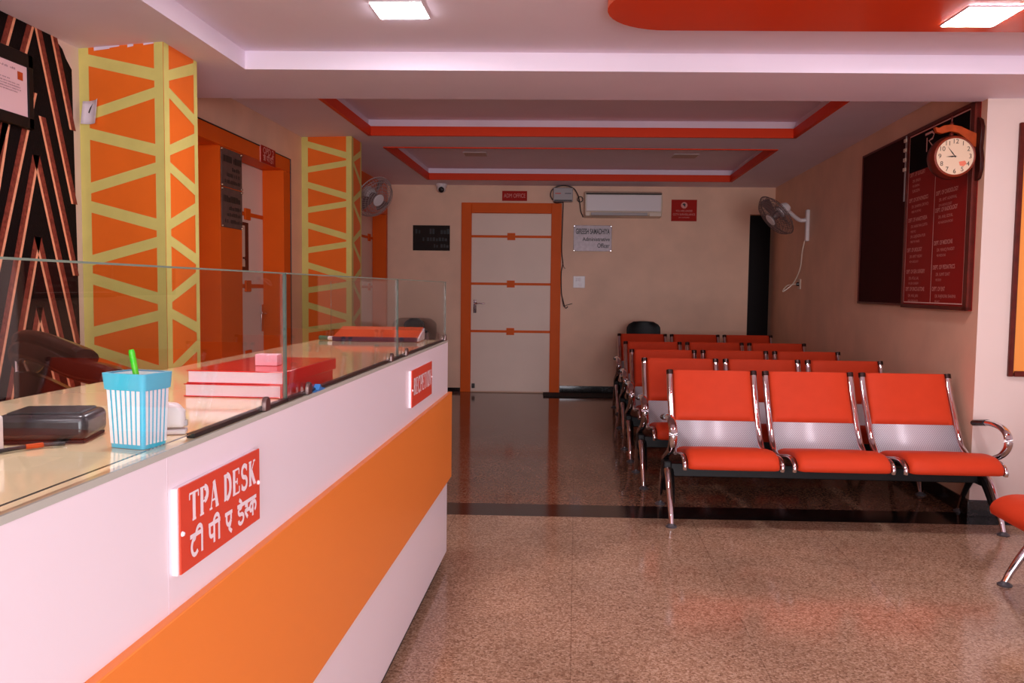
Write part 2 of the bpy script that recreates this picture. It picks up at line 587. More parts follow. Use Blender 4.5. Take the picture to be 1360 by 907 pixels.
# slab-serif capitals as lists of (points, thick?)  on a 1 x 1 box
def serif(ch):
    T_, t_ = 1, 0
    sf = lambda x, z, w=0.26: ([(x - w / 2, z), (x + w / 2, z)], t_)
    top, bot = 0.96, 0.04
    G = {
        'T': [([(0.5, bot), (0.5, top)], T_), ([(0.05, top), (0.95, top)], t_), sf(0.5, bot, 0.36), ([(0.07, 0.76), (0.07, top)], t_), ([(0.93, 0.76), (0.93, top)], t_)],
        'P': [([(0.25, bot), (0.25, top)], T_), sf(0.25, bot, 0.4), ([(0.08, top), (0.55, top)], t_), (arc(0.52, 0.71, 0.3, 0.23, 88, -88), T_), ([(0.25, 0.47), (0.55, 0.47)], t_)],
        'A': [([(0.5, 1.0), (0.84, bot)], T_), ([(0.5, 1.0), (0.16, bot)], t_), ([(0.27, 0.32), (0.73, 0.32)], t_), sf(0.16, bot, 0.3), sf(0.83, bot, 0.34)],
        'D': [([(0.25, bot), (0.25, top)], T_), ([(0.08, top), (0.45, top)], t_), ([(0.08, bot), (0.45, bot)], t_), (arc(0.42, 0.5, 0.4, 0.44, 90, -90, 16), T_)],
        'E': [([(0.25, bot), (0.25, top)], T_), ([(0.08, top), (0.85, top)], t_), ([(0.08, bot), (0.88, bot)], t_), ([(0.25, 0.5), (0.62, 0.5)], t_), ([(0.85, 0.74), (0.85, top)], t_), ([(0.88, bot), (0.88, 0.28)], t_), ([(0.62, 0.38), (0.62, 0.62)], t_)],
        'S': [(arc(0.5, 0.73, 0.3, 0.23, 25, 270) + arc(0.5, 0.27, 0.32, 0.23, 90, -155), 0.7), ([(0.8, 0.72), (0.8, 0.97)], t_), ([(0.18, 0.03), (0.18, 0.28)], t_)],
        'K': [([(0.25, bot), (0.25, top)], T_), sf(0.25, bot, 0.36), sf(0.25, top, 0.36), ([(0.25, 0.42), (0.78, top)], t_), ([(0.42, 0.56), (0.82, bot)], T_), sf(0.78, top, 0.28), sf(0.84, bot, 0.3)],
        'R': [([(0.25, bot), (0.25, top)], T_), sf(0.25, bot, 0.36), ([(0.08, top), (0.5, top)], t_), (arc(0.5, 0.74, 0.28, 0.21, 88, -88), T_), ([(0.25, 0.52), (0.5, 0.52)], t_), ([(0.5, 0.52), (0.82, bot)], T_), sf(0.86, bot, 0.22)],
        'C': [(arc(0.52, 0.5, 0.38, 0.46, 45, 315, 18), 0.8), ([(0.82, 0.66), (0.82, 0.96)], t_)],
        'I': [([(0.5, bot), (0.5, top)], T_), sf(0.5, bot, 0.44), sf(0.5, top, 0.44)],
        'O': [(arc(0.5, 0.5, 0.36, 0.45, 0, 360, 24), 0.9)],
        'N': [([(0.2, bot), (0.2, top)], t_), ([(0.2, top), (0.8, bot)], T_), ([(0.8, bot), (0.8, top)], t_), sf(0.2, bot, 0.3), sf(0.14, top, 0.26), sf(0.8, top, 0.3)],
    }
    return G[ch]

def serif_line(mb, s, x0, x1, z0, z1, y, slant=0.0, heavy=0.2):
    n = sum(0.5 if c == ' ' else (0.6 if c == 'I' else 1) for c in s)
    w = (x1 - x0) / n
    h = z1 - z0
    x = x0
    for c in s:
        if c == ' ':
            x += 0.5 * w
            continue
        ww = 0.6 * w if c == 'I' else w
        for pts, th in serif(c):
            wd = (ww if c != 'I' else w) * (0.10 + (heavy - 0.10) * th)
            stroke(mb, [(p[0] * ww * 0.98 + p[1] * h * slant, p[1] * h) for p in pts], wd, y, x, z0)
        x += ww

# Devanagari letters as brush strokes on a 1 x 1 box, headline at z = 1
DEV = {
    'tta': [[(0.5, 1), (0.5, 0.84), (0.3, 0.8), (0.15, 0.62), (0.13, 0.38), (0.28, 0.14), (0.55, 0.06), (0.85, 0.2)]],
    'ii': [[(0.55, 1), (0.55, 0)], [(0.55, 1), (0.5, 1.22), (0.3, 1.34), (0.05, 1.3), (-0.12, 1.14), (-0.15, 1.0)]],
    'pa': [[(0.72, 1), (0.72, 0)], [(0.14, 1), (0.14, 0.58), (0.28, 0.4), (0.5, 0.38), (0.72, 0.46)]],
    'e': [[(0.2, 1), (0.2, 0.62), (0.36, 0.42), (0.58, 0.44), (0.78, 0.6)], [(0.78, 1), (0.78, 0.6)], [(0.78, 0.6), (0.66, 0.36), (0.52, 0.22), (0.64, 0.1), (0.88, -0.06)]],
    'dda': [[(0.5, 1), (0.5, 0.86), (0.24, 0.84), (0.14, 0.68), (0.3, 0.52), (0.6, 0.5), (0.8, 0.34), (0.72, 0.1), (0.45, 0.0), (0.2, 0.1), (0.16, 0.24)]],
    'emat': [[(0.55, 1), (0.4, 1.2), (0.12, 1.34)]],
    'sa': [[(0.14, 0.84), (0.4, 0.8), (0.42, 0.58), (0.16, 0.5), (0.5, 0.1)], [(0.3, 0.52), (0.85, 0.52)], [(0.42, 1), (0.42, 0.8)]],
    'ka': [[(0.5, 1), (0.5, 0)], [(0.5, 0.72), (0.24, 0.76), (0.1, 0.56), (0.2, 0.34), (0.42, 0.4), (0.5, 0.55)], [(0.5, 0.68), (0.74, 0.78), (0.92, 0.62), (0.9, 0.4), (0.76, 0.26)]],
    'o': [[(0.2, 0.84), (0.42, 0.9), (0.45, 0.66), (0.28, 0.56), (0.5, 0.44), (0.4, 0.14), (0.12, 0.2)], [(0.42, 0.55), (0.7, 0.55)], [(0.7, 1), (0.7, 0)], [(0.95, 1), (0.95, 0)], [(0.95, 1), (0.8, 1.2), (0.55, 1.32)]],
}

def dev_word(mb, parts, x, z, w, h, y, th):
    """parts: list of (glyph, advance); returns the end x"""
    x0 = x
    for g, adv in parts:
        for st in DEV[g]:
            pts = [Vector((p[0], p[1], 0)) for p in st]
            if len(pts) > 2:
                pts = smooth_path(pts, 4)
            stroke(mb, [(p[0], p[1]) for p in pts], th, y, x, z, w, h)
        x += adv * w
    stroke(mb, [(x0 - 0.02 * w, z + h), (x + 0.02 * w, z + h)], th, y)
    return x

def scribble(mb, x0, x1, z, h, y, gap=0.3):
    """a row of small illegible letter blocks"""
    x = x0
    while x < x1:
        w = h * random.uniform(0.35, 0.75)
        if random.random() < 0.12:
            x += h * 0.5
            continue
        hh = h * random.choice((0.75, 1.0, 1.0))
        mb.face([(x, y, z - h / 2), (x + w, y, z - h / 2), (x + w, y, z - h / 2 + hh), (x, y, z - h / 2 + hh)])
        x += w + h * gap

def kY(y0, x):
    return y0 + K * x

def quadX(xa, xb, y0, y1, sl=K):
    """floor-plan quad between two cross lines y = y0 + sl*x and y = y1 + sl*x"""
    return [(xa, y0 + sl * xa), (xb, y0 + sl * xb), (xb, y1 + sl * xb), (xa, y1 + sl * xa)]

# ------------------------------------------------------------------ the room
XL = -2.18
def xr(y):            # corridor's right wall
    return 2.13 + (y - 4.55) * 0.0185

# floor in three fields
fl = MB()
fl.face([(-2.45, -3.2, 0), (4.6, -3.2, 0), (4.6, kY(4.31, 4.6), 0), (-2.45, kY(4.31, -2.45), 0)], 0)
fl.face([(-2.45, kY(4.31, -2.45), 0), (4.6, kY(4.31, 4.6), 0), (4.6, kY(4.555, 4.6), 0), (-2.45, kY(4.555, -2.45), 0)], 1)
fl.face([(-2.45, kY(4.555, -2.45), 0), (4.6, kY(4.555, 4.6), 0), (4.6, 11.5, 0), (-2.45, 11.5, 0)], 2)
fl.prism([(-2.45, -3.2), (4.6, -3.2), (4.6, 11.5), (-2.45, 11.5)], -0.12, -0.001, 0)
struct(fl.build('floor', [GRAN, BLKGRAN, GRAN2], smooth=0))

# left wall with recessed doorways
w = MB()
w.box(-2.5, XL, -3.2, 4.20, 0, 2.55)
w.box(-2.5, XL, 4.20, 6.15, 2.148, 2.55)
w.box(-2.5, XL, 6.15, 8.05, 0, 2.55)
w.box(-2.5, XL, 8.05, 9.40, 2.36, 2.55)
w.box(-2.5, -2.42, 4.20, 6.15, 0, 2.148)
w.box(-2.5, -2.42, 8.05, 9.40, 0, 2.36)
wall_left = w.build('wall_left', [CREAM, LITCREAM], smooth=0)
struct(wall_left)
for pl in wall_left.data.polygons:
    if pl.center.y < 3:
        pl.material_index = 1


# wallpaper with chevron stripes, torn at its upper corner
WX = XL + 0.003
wp = MB()
edge = [(-1.2, 0.02), (3.47, 0.02), (3.475, 1.0), (3.465, 1.6), (3.458, 2.115), (3.42, 2.150), (3.395, 2.185), (3.36, 2.205), (3.334, 2.2195), (-1.2, 2.2195)]
wp.face([(WX, y, z) for y, z in edge], 0)
def pstripe(y0, z0, y1, z1, wd=0.044):
    z0_, z1_ = min(z0, 2.219), max(z1, 0.03)
    if z0 > 2.219:
        y0 = y0 + (y1 - y0) * (z0 - 2.219) / (z0 - z1)
    if z1 < 0.03:
        y1 = y1 + (y0 - y1) * (0.03 - z1) / (z0 - z1)
    if y1 > 3.455:
        t = (3.455 - y0) / (y1 - y0)
        z1_ = z0_ + (z1_ - z0_) * t
        y1 = 3.455
    s = 1 if y1 > y0 else -1
    a = wd * (0.32 if s > 0 else 0.68)
    wp.face([(WX + 0.0008, y0 - wd / 2, z0_), (WX + 0.0008, y0 - wd / 2 + a, z0_), (WX + 0.0008, y1 - wd / 2 + a, z1_), (WX + 0.0008, y1 - wd / 2, z1_)], 1 if s > 0 else 2)
    wp.face([(WX + 0.0008, y0 - wd / 2 + a, z0_), (WX + 0.0008, y0 + wd / 2, z0_), (WX + 0.0008, y1 + wd / 2, z1_), (WX + 0.0008, y1 - wd / 2 + a, z1_)], 2 if s > 0 else 1)
dn = -0.320   # run per unit drop
for ya, za in ((3.238, 2.22), (3.339, 2.22), (3.25, 1.874), (3.207, 1.713), (3.205, 1.385), (3.205, 1.10), (3.205, 0.80), (3.205, 0.5), (3.11, 2.22)):
    if ya != 3.11:
        pstripe(ya, za, ya - dn * (za - 0.03), 0.03)
for ya, za, sl in ((3.087, 2.225, 0.40), (3.192, 2.218, 0.40), (3.20, 1.96, 0.34), (3.207, 1.713, 0.305), (3.205, 1.385, 0.305), (3.205, 1.10, 0.305), (3.205, 0.80, 0.305), (3.046, 1.846, 0.26), (2.95, 2.21, 0.3), (2.85, 2.21, 0.3)):
    pstripe(ya, za, ya - sl * (za - 0.03), 0.03)
wpo = wp.build('wallpaper', [WALLP, STRIPE_P, STRIPE_D], wall_left, smooth=0, fix=False)

# back wall, its doorway at the far right end and the unlit room behind
w = MB()
w.prism(quadX(-2.5, 1.945, 9.53, 9.68), 0, 2.55)
w.prism(quadX(1.945, 2.45, 9.53, 9.68), 2.066, 2.55)
struct(w.build('wall_back', CREAM, smooth=0))
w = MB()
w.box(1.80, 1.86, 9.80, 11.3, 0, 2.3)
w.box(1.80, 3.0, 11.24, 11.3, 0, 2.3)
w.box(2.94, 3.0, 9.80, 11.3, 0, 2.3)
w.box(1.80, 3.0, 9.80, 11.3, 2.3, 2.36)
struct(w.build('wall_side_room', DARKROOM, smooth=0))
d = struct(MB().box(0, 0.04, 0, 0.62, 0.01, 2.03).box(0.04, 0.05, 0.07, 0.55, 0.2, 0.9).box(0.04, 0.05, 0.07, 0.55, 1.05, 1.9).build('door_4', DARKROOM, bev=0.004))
d.location = (1.95, 9.80, 0)
d.rotation_euler = (0, 0, radians(-4))
MB().lathe([(0, 0), (0.022, 0), (0.026, 0.02), (0.02, 0.045), (0, 0.05)], (0.05, 0.56, 1.0), (1, 0, 0), 14).build('door_knob', BRONZE, d)

# corridor's right wall and the pier that turns towards the camera
w = MB()
w.prism([(xr(4.58), 4.58), (4.6, 4.58), (4.6, 4.78), (xr(4.78) + 0.16, 4.78), (xr(9.85) + 0.16, 9.85), (xr(9.85), 9.85)], 0, 2.55)
wr = struct(w.build('wall_right', [CREAM, LITCREAM], smooth=0))
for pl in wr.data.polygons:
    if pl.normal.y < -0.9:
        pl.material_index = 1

w = MB()
w.prism([(xr(4.568) - 0.012, 4.568), (4.5, 4.568), (4.5, 4.58), (xr(4.58), 4.58), (xr(9.6), 9.6), (xr(9.6) - 0.012, 9.6)], 0, 0.09)
struct(w.build('baseboard_right', BLKGRAN, bev=0.002))
w = MB()
w.prism([(p[0], p[1]) for p in quadX(-2.17, -1.33, 9.518, 9.53)], 0, 0.045)
w.prism([(p[0], p[1]) for p in quadX(-0.18, 1.93, 9.515, 9.53)], 0, 0.085)
struct(w.build('baseboard_back', BLKGRAN, bev=0.002))

# front of the hall behind the camera, with the wide entrance the daylight comes through
w = MB()
w.box(4.5, 4.66, -3.2, 4.6, 0, 2.55)
struct(w.build('wall_hall', HALLW, smooth=0))
w = MB()
w.box(-2.5, -0.3, -3.36, -3.2, 0, 2.55).box(4.2, 4.66, -3.36, -3.2, 0, 2.55).box(-0.3, 4.2, -3.36, -3.2, 2.2, 2.55)
struct(w.build('wall_entrance', HALLW, smooth=0))

# ceiling: hall soffit, hall tray, corridor slab with two coves
T1, T2 = (-1.62, 1.64, 4.80, 6.44), (-1.63, 1.635, 6.98, 9.02)
LIP = lambda x: 3.965 + 0.058 * x
c = MB()
c.prism([(-2.45, -3.2), (-1.58, -3.2), (-1.58, LIP(-1.58)), (-1.58, kY(4.553, -1.58)), (-2.45, kY(4.553, -2.45))], 2.22, 2.50)
c.prism([(-1.58, LIP(-1.58)), (4.6, LIP(4.6)), (4.6, kY(4.553, 4.6)), (-1.58, kY(4.553, -1.58))], 2.22, 2.50)
c.prism([(-1.62, -3.2), (4.6, -3.2), (4.6, LIP(4.6)), (-1.62, LIP(-1.62))], 2.305, 2.50)
for xa, xb, ya, yb in ((-2.45, T1[0], 4.54, 9.75), (T1[1], 2.5, 4.54, 9.75)):
    c.prism(quadX(xa, xb, ya, yb), 2.37, 2.53)
for ya, yb in ((4.54, T1[2]), (T1[3], T2[2]), (T2[3], 9.75)):
    c.prism(quadX(T1[0], T1[1], ya, yb), 2.37, 2.53)
c.prism(quadX(-2.45, 2.5, 4.54, 9.75), 2.485, 2.60)
struct(c.build('ceiling', CEILP, smooth=0))
for i, (xa, xb, ya, yb) in enumerate((T1, T2)):
    t = MB()
    e, th, z0, z1 = 0.004, 0.022, 2.362, 2.432
    t.prism(quadX(xa - e, xb + e, yb - th, yb + e), z0, z1)
    t.prism(quadX(xa - e, xb + e, ya - e, ya + th), z0, z1)
    t.prism(quadX(xa - e, xa + th, ya, yb), z0, z1)
    t.prism(quadX(xb - th, xb + e, ya, yb), z0, z1)
    struct(t.build('trim_%d' % (i + 1), REDTRIM, smooth=0))

# painted pillars with zigzag bands
def pillar(fl_, fr_, br_, bl_, ztop, fdn, fup, sdn, sup, per, m0):
    mb = MB()
    mb.prism([fl_, fr_, br_, bl_], 0, ztop, 0)
    def on(A, B, s, z):
        a, b = Vector(A), Vector(B)
        p = a + (b - a) * s
        d_ = (b - a).normalized()
        nrm = Vector((d_.y, -d_.x))
        q = p + nrm * 0.0012
        return (q.x, q.y, min(z, ztop - 0.0005))
    def band(A, B, s0, s1, za, zb, wa, wb):
        if max(za, zb) < 0:
            return
        mb.face([on(A, B, s0, za - wa), on(A, B, s1, zb - wb), on(A, B, s1, zb), on(A, B, s0, za)], 1)
    L = (Vector(fr_) - Vector(fl_)).length
    a, b = 0.052 / L, 1 - 0.045 / L
    mb.face([on(fl_, fr_, 0, 0), on(fl_, fr_, a, 0), on(fl_, fr_, a, 9), on(fl_, fr_, 0, 9)], 1)
    mb.face([on(fl_, fr_, b, 0), on(fl_, fr_, 1, 0), on(fl_, fr_, 1, 9), on(fl_, fr_, b, 9)], 1)
    L2 = (Vector(br_) - Vector(fr_)).length
    a2, b2 = 0.045 / L2, 1 - 0.035 / L2
    mb.face([on(fr_, br_, 0, 0), on(fr_, br_, a2, 0), on(fr_, br_, a2, 9), on(fr_, br_, 0, 9)], 1)
    mb.face([on(fr_, br_, b2, 0), on(fr_, br_, 1, 0), on(fr_, br_, 1, 9), on(fr_, br_, b2, 9)], 1)
    for n in range(m0, 8):
        o = per * n
        band(fl_, fr_, a, b, fdn[0] - o, fdn[1] - o, 0.050, 0.051)
        band(fl_, fr_, a, b, fup[0] - o, fup[1] - o, 0.047, 0.046)
        band(fr_, br_, a2, b2, sdn[0] - o, sdn[1] - o, 0.044, 0.050)
        band(fr_, br_, a2, b2, sup[0] - o, sup[1] - o, 0.045, 0.052)
    return mb

p = pillar((XL, 3.515), (-1.755, 3.43), (-1.755, 3.74), (XL, 3.74), 2.222, (2.192, 2.112), (1.957, 2.034), (2.041, 1.975), (2.115, 2.205), 0.3155, 0)
for xa, xb, za in ((-2.10, -2.02, 2.205), (-2.02, -1.97, 2.212), (-1.93, -1.90, 2.208), (-1.85, -1.80, 2.212)):
    f = lambda x: 3.515 - (x - XL) * 0.2 - 0.0016
    p.face([(xa, f(xa), za), (xb, f(xb), za + 0.004), (xb, f(xb), 2.2205), (xa, f(xa), 2.2205)], 2)
struct(p.build('trim_3', [PILOR, BANDY, CEILP], smooth=0, fix=False))
p = pillar((XL, 6.45), (-1.77, 6.42), (-1.77, 6.71), (XL, 6.71), 2.372, (2.337, 2.249), (2.139, 2.185), (2.19, 2.07), (2.22, 2.30), 0.316, 0)
struct(p.build('trim_4', [PILOR, BANDY], smooth=0, fix=False))

# ------------------------------------------------------------------ doors
def leaf(mb_w, mb_h, squares_at, zs):
    """white flush leaf in the local x-z plane with orange cross strips"""
    return MB().box(0, mb_w, 0, 0.04, 0.012, mb_h)

def lever(parent, x, z, mt, flip=1, plate=0.15):
    h = MB()
    h.box(x - 0.018, x + 0.018, -0.008, 0, z - plate * 0.7, z + plate * 0.3)
    h.tube([(x, -0.006, z), (x, -0.045, z)], 0.009, 10)
    h.tube(smooth_path([(x, -0.045, z), (x + flip * 0.05, -0.048, z + 0.006), (x + flip * 0.115, -0.046, z)], 4), 0.008, 10)
    return h.build('door_handle', mt, parent, bev=0.002)

def strips(parent, xa, xb, xc, zs):
    for z in zs:
        MB().box(xa, xb, -0.006, 0.001, z - 0.014, z + 0.014).box(xc - 0.045, xc + 0.045, -0.014, 0.001, z - 0.04, z + 0.04).build('door_strip', ORANGE, parent, bev=0.002)

# office door in the back wall
d1 = struct(thing('door_1', 'white door with three orange cross strips in an orange frame', 'door', (-1.325, kY(9.53, -1.325), 0), radians(2.78)))
f = MB()
f.box(0, 0.115, -0.045, 0.02, 0, 2.17).box(1.025, 1.14, -0.045, 0.02, 0, 2.17).box(0.115, 1.025, -0.045, 0.02, 2.055, 2.17)
f.build('door_frame', ORANGE, d1, bev=0.004)
lf = leaf(0.91, 2.05, 0, 0)
o = lf.build('door_leaf', DOORW, d1, bev=0.003)
o.location = (0.115, -0.022, 0)
strips(o, 0.0, 0.91, 0.455, (1.79, 1.25, 0.705))
lever(o, 0.045, 1.02, CHROME)
MB().box(0.02, 0.05, -0.05, 0.0, 0.06, 0.10).lathe([(0, 0), (0.018, 0), (0.018, 0.05), (0, 0.05)], (0.035, -0.03, 0.05), (0, 0, 1), 12).build('door_stop', BLACKP, o, bev=0.003)

# pair of doors sunk in the left wall, sharing an orange surround
RZL = radians(90)
d2 = struct(thing('door_2', 'white door with orange strips set deep in an orange surround', 'door', (XL, 4.20, 0), RZL))
f = MB()
f.box(0, 1.95, -0.012, 0.15, 2.05, 2.148)
f.box(0.73, 1.06, -0.004, 0.15, 0, 2.05)
f.box(1.81, 1.95, -0.012, 0.15, 0, 2.05)
f.box(0, 0.03, -0.012, 0.15, 0, 2.05)
f.build('door_frame', ORANGE, d2, bev=0.003)
MB().tube([(0, -0.013, 2.15), (1.953, -0.013, 2.15), (1.953, -0.013, 0.01)], 0.005, 6).build('frame_edge', WIRE, d2)
o = leaf(0.78, 2.05, 0, 0).build('door_leaf', DOORW, d2, bev=0.003)
o.location = (1.04, 0.15, 0)
strips(o, 0.0, 0.78, 0.47, (1.70, 1.195, 0.70))
MB().box(0.30, 0.475, -0.012, 0.0, 1.30, 1.64).build('vision_frame', WOOD, o, bev=0.003)
MB().box(0.325, 0.405, -0.014, 0.0, 1.33, 1.615).build('vision_pane', CREAMP, o)
MB().tube([(0.36, -0.02, 1.39), (0.41, -0.02, 1.39)], 0.006, 8).box(0.40, 0.42, -0.024, -0.012, 1.375, 1.40).build('latch', WOOD, o)
lever(o, 0.735, 1.0, CHROME, -1, 0.2)
o = leaf(0.70, 2.05, 0, 0).build('door_leaf', DOORW, d2, bev=0.003)
o.location = (0.03, 0.15, 0)
strips(o, 0.0, 0.70, 0.35, (1.70, 1.195, 0.70))

d3 = struct(thing('door_3', 'white door with orange strips behind the far pillar', 'door', (XL, 8.05, 0), RZL))
f = MB()
f.box(0, 1.345, -0.008, 0.15, 2.02, 2.362)
f.box(0, 0.12, -0.008, 0.15, 0, 2.02)
f.box(1.27, 1.345, -0.008, 0.15, 0, 2.02)
f.build('door_frame', ORANGE, d3, bev=0.003)
o = leaf(1.15, 2.02, 0, 0).build('door_leaf', DOORW, d3, bev=0.003)
o.location = (0.12, 0.15, 0)
strips(o, 0, 1.15, 0.98, (1.75, 1.2, 0.7))

# ------------------------------------------------------------------ reception counter
ct = thing('reception_counter', 'long white reception counter with a broad orange band along its front', 'counter', (0, 0, 0))
CY0, CY1 = -0.9, 3.525
MB().box(-1.08, -0.57, CY0, 3.50, 0, 0.07).build('toe_kick', DARK, ct)
MB().box(-0.566, -0.55, CY0, CY1, 0.048, 0.967).box(-1.10, -0.566, 3.509, CY1, 0.048, 0.967).build('front_panel', WHITEL, ct, bev=0.0015)
MB().box(-0.552, -0.535, CY0, 3.555, 0.373, 0.748).box(-1.10, -0.552, 3.523, 3.54, 0.373, 0.748).build('orange_band', ORANGEL, ct, bev=0.002)
MB().box(-0.5505, -0.5497, 1.068, 1.0688, 0.749, 0.966).build('panel_seam', mat('faint_seam_line', (206, 190, 198), 0.5), ct)  # panel joint drawn as a thin, slightly darker strip
MB().box(-1.10, -1.075, CY0, 3.505, 0.05, 0.94).build('back_panel', WHITEL, ct)
MB().box(-1.085, -0.552, CY0, 3.52, 0.945, 0.967).build('counter_top', TOPL, ct, bev=0.002)
g = MB().box(-1.085, -0.552, CY0, 3.52, 0.967, 0.975)
g.build('glass_sheet', TOPL, ct, bev=0.001)
MB().box(-0.5525, -0.5485, CY0, 3.523, 0.9665, 0.9753).build('glass_edge', mat('pale_glass_edge', (186, 190, 178), 0.25), ct)

# glass screen panes standing along the counter edge
GX = -0.560
def pane(name, label, y0, y1, clips, gask, end=False):
    t = thing(name, label, 'glass pane', (GX, y0, 0.9755), RZL, 'glass panes along the counter')
    L = y1 - y0
    b = MB()
    b.box(0.002, L - 0.002, -0.0025, 0.0025, 0.006, 0.249, 0)
    bb = b.build('pane', [GLASS, GEDGED], t, smooth=0)
    for pl in bb.data.polygons:
        if abs(pl.normal.y) < 0.5:
            pl.material_index = 1
    MB().box(0.002, L - 0.002, -0.0029, 0.0029, 0.2472, 0.2496).build('refraction_band', GEDGE, t)  # coloured band stands in for light refracted along the pane's top
    if gask:
        MB().box(gask[0] - y0, gask[1] - y0, -0.005, 0.007, 0.0, 0.0065).build('gasket', GASKET, t)
    for cy in clips:
        x = cy - y0
        q = MB()
        prof = [(x - 0.012, 0.0)] + [(x + 0.012 * cos(a), 0.014 + 0.012 * sin(a)) for a in [pi * k / 8 for k in range(8, -1, -1)]] + [(x + 0.012, 0.0)]
        q.extr(prof, -0.012, -0.0032)
        q.build('clip', CLIPM, t, bev=0.002)
    return t
pane('glass_pane', 'clear glass screen pane nearest the camera, above the TPA DESK sign', 0.10, 1.552, (1.435,), (1.161, 1.552))
pane('glass_pane', 'middle clear glass screen pane on the counter, beside the red registers', 1.555, 2.556, (1.671, 2.448), (1.555, 2.556))
pane('glass_pane', 'far clear glass screen pane above the small red reception sign', 2.559, 3.515, (2.667, 3.467), (2.559, 3.515))
t = thing('glass_pane', 'end glass pane closing the far end of the counter screen', 'glass pane', (-1.06, 3.512, 0.9755), 0, 'glass panes along the counter')
bb = MB().box(0, 0.495, -0.003, 0.003, 0.001, 0.249).build('pane', [GLASS, GEDGED], t, smooth=0)
for pl in bb.data.polygons:
    if abs(pl.normal.y) < 0.5:
        pl.material_index = 1

# counter signs
def desk_sign(label, y0, y1, z0, z1):
    t = thing('desk_sign', label, 'sign', (-0.55, (y0 + y1) / 2, (z0 + z1) / 2), RZL)
    W, H = (y1 - y0) / 2, (z1 - z0) / 2
    MB().box(-W - 0.004, W, -0.008, 0, -H, H).build('backing_board', SIGNW, t, bev=0.001)
    MB().box(-W + 0.001, W + 0.0005, -0.0105, -0.008, -H + 0.0005, H + 0.0005).build('sign_face', SIGNRED, t)
    for sx, sz in ((-W + 0.006, -0.004), (W - 0.006, 0.004)):
        MB().lathe([(0, 0.004), (0.0028, 0.003), (0.004, 0)], (sx, -0.0105, sz), (0, -1, 0), 14).build('screw_cap', SIGNW, t)
    return t
t = desk_sign('red TPA DESK sign in English and Hindi on the counter front', 1.082, 1.368, 0.798, 0.920)
m = MB()
serif_line(m, 'TPA DESK', -0.118, 0.125, 0.006, 0.048, -0.0112, 0.0, 0.28)
th = 0.0064
x = dev_word(m, [('tta', 0.82), ('ii', 0.7)], -0.115, -0.046, 0.026, 0.030, -0.0112, th)
x = dev_word(m, [('pa', 0.82), ('ii', 0.7)], x + 0.019, -0.046, 0.026, 0.030, -0.0112, th)
x = dev_word(m, [('e', 0.95)], x + 0.018, -0.046, 0.028, 0.030, -0.0112, th)
x0 = x + 0.02
for st in DEV['emat']:
    stroke(m, st, th, -0.0112, x0 + 0.004, -0.046, 0.026, 0.030)
x = dev_word(m, [('dda', 0.88), ('sa', 0.72), ('ka', 1.0)], x0, -0.046, 0.030, 0.030, -0.0112, th)
m.build('lettering', SIGNW, t, smooth=0)
t = desk_sign('small red RECPETION sign near the far end of the counter', 2.694, 3.072, 0.799, 0.923)
m = MB()
serif_line(m, 'RECPETION', -0.165, 0.168, -0.024, 0.034, -0.0112, 0.0, 0.26)
m.build('lettering', SIGNW, t, smooth=0)

# ------------------------------------------------------------------ things on the counter
ZT = 0.9755
# striped pen cup
cup = thing('pen_cup', 'turquoise and white striped square plastic cup on the counter', 'cup', (-0.6050, 1.097, ZT), radians(-14))
def rr(w, d, r, n=5):
    out = []
    for cx, cy, a0 in ((w - r, d - r, 0), (-w + r, d - r, 90), (-w + r, -d + r, 180), (w - r, -d + r, 270)):
        for k in range(n + 1):
            a = radians(a0 + 90 * k / n)
            out.append((cx + r * cos(a), cy + r * sin(a)))
    return out
wb, db, wt, dt, H = 0.0290, 0.0235, 0.0335, 0.0270, 0.102
b = MB()
rows = []
for z, k, ins in ((0, 0, 0), (0.004, 0.03, 0), (H - 0.012, 0.95, 0), (H, 1, 0), (H, 1, -0.0022), (0.004, 0.0, -0.0022)):
    w_, d_ = wb + (wt - wb) * k + ins, db + (dt - db) * k + ins
    rows.append([(p[0], p[1], z) for p in rr(w_, d_, 0.007)])
b.grid(rows, 0, True)
b.face([(p[0], p[1], 0.0002) for p in rr(wb, db, 0.007)], 0)
b.face([(p[0], p[1], 0.004) for p in rr(wb - 0.0022, db - 0.0022, 0.006)], 1)
b.build('cup_body', [BLUE, CUPW], cup)
st = MB()
for side in range(4):
    n = 7 if side % 2 == 0 else 6
    for k in range(n):
        u = (k + 0.5) / n * 2 - 1
        hw = 0.66 / n
        pts = []
        for (uu, zz) in ((u - hw, 0.006), (u + hw, 0.006), (u + hw, H - 0.022), (u - hw, H - 0.022)):
            kk = zz / H
            w_, d_ = wb + (wt - wb) * kk, db + (dt - db) * kk
            e = 0.0009
            if side == 0: q = (uu * (w_ - 0.003), -d_ - e, zz)
            elif side == 1: q = (w_ + e, uu * (d_ - 0.003), zz)
            elif side == 2: q = (-uu * (w_ - 0.003), d_ + e, zz)
            else: q = (-w_ - e, -uu * (d_ - 0.003), zz)
            pts.append(q)
        st.face(pts)
st.build('white_stripes', CUPW, cup, smooth=0)
b = MB()
rows = []
for z, o_ in ((H - 0.021, 0.0004), (H - 0.021, 0.0026), (H + 0.001, 0.0034), (H + 0.001, -0.003)):
    k = z / H
    rows.append([(p[0], p[1], z) for p in rr(wb + (wt - wb) * k + o_, db + (dt - db) * k + o_, 0.008)])
b.grid(rows, 0, True)
b.build('cup_rim', BLUE, cup)
b = MB()
rows = [[(p[0], p[1], z) for p in rr(wb + (wt - wb) * z / H - 0.0026, db + (dt - db) * z / H - 0.0026, 0.006)] for z in (0.01, H - 0.0005)]
b.grid(rows, 0, True)
b.build('cup_lining', CUPW, cup)
pen = thing('pen', 'lime green pen leaning in the striped cup', 'pen', (-0.592, 1.100, ZT + 0.006))
v = Vector((-0.021, -0.004, 0.128))
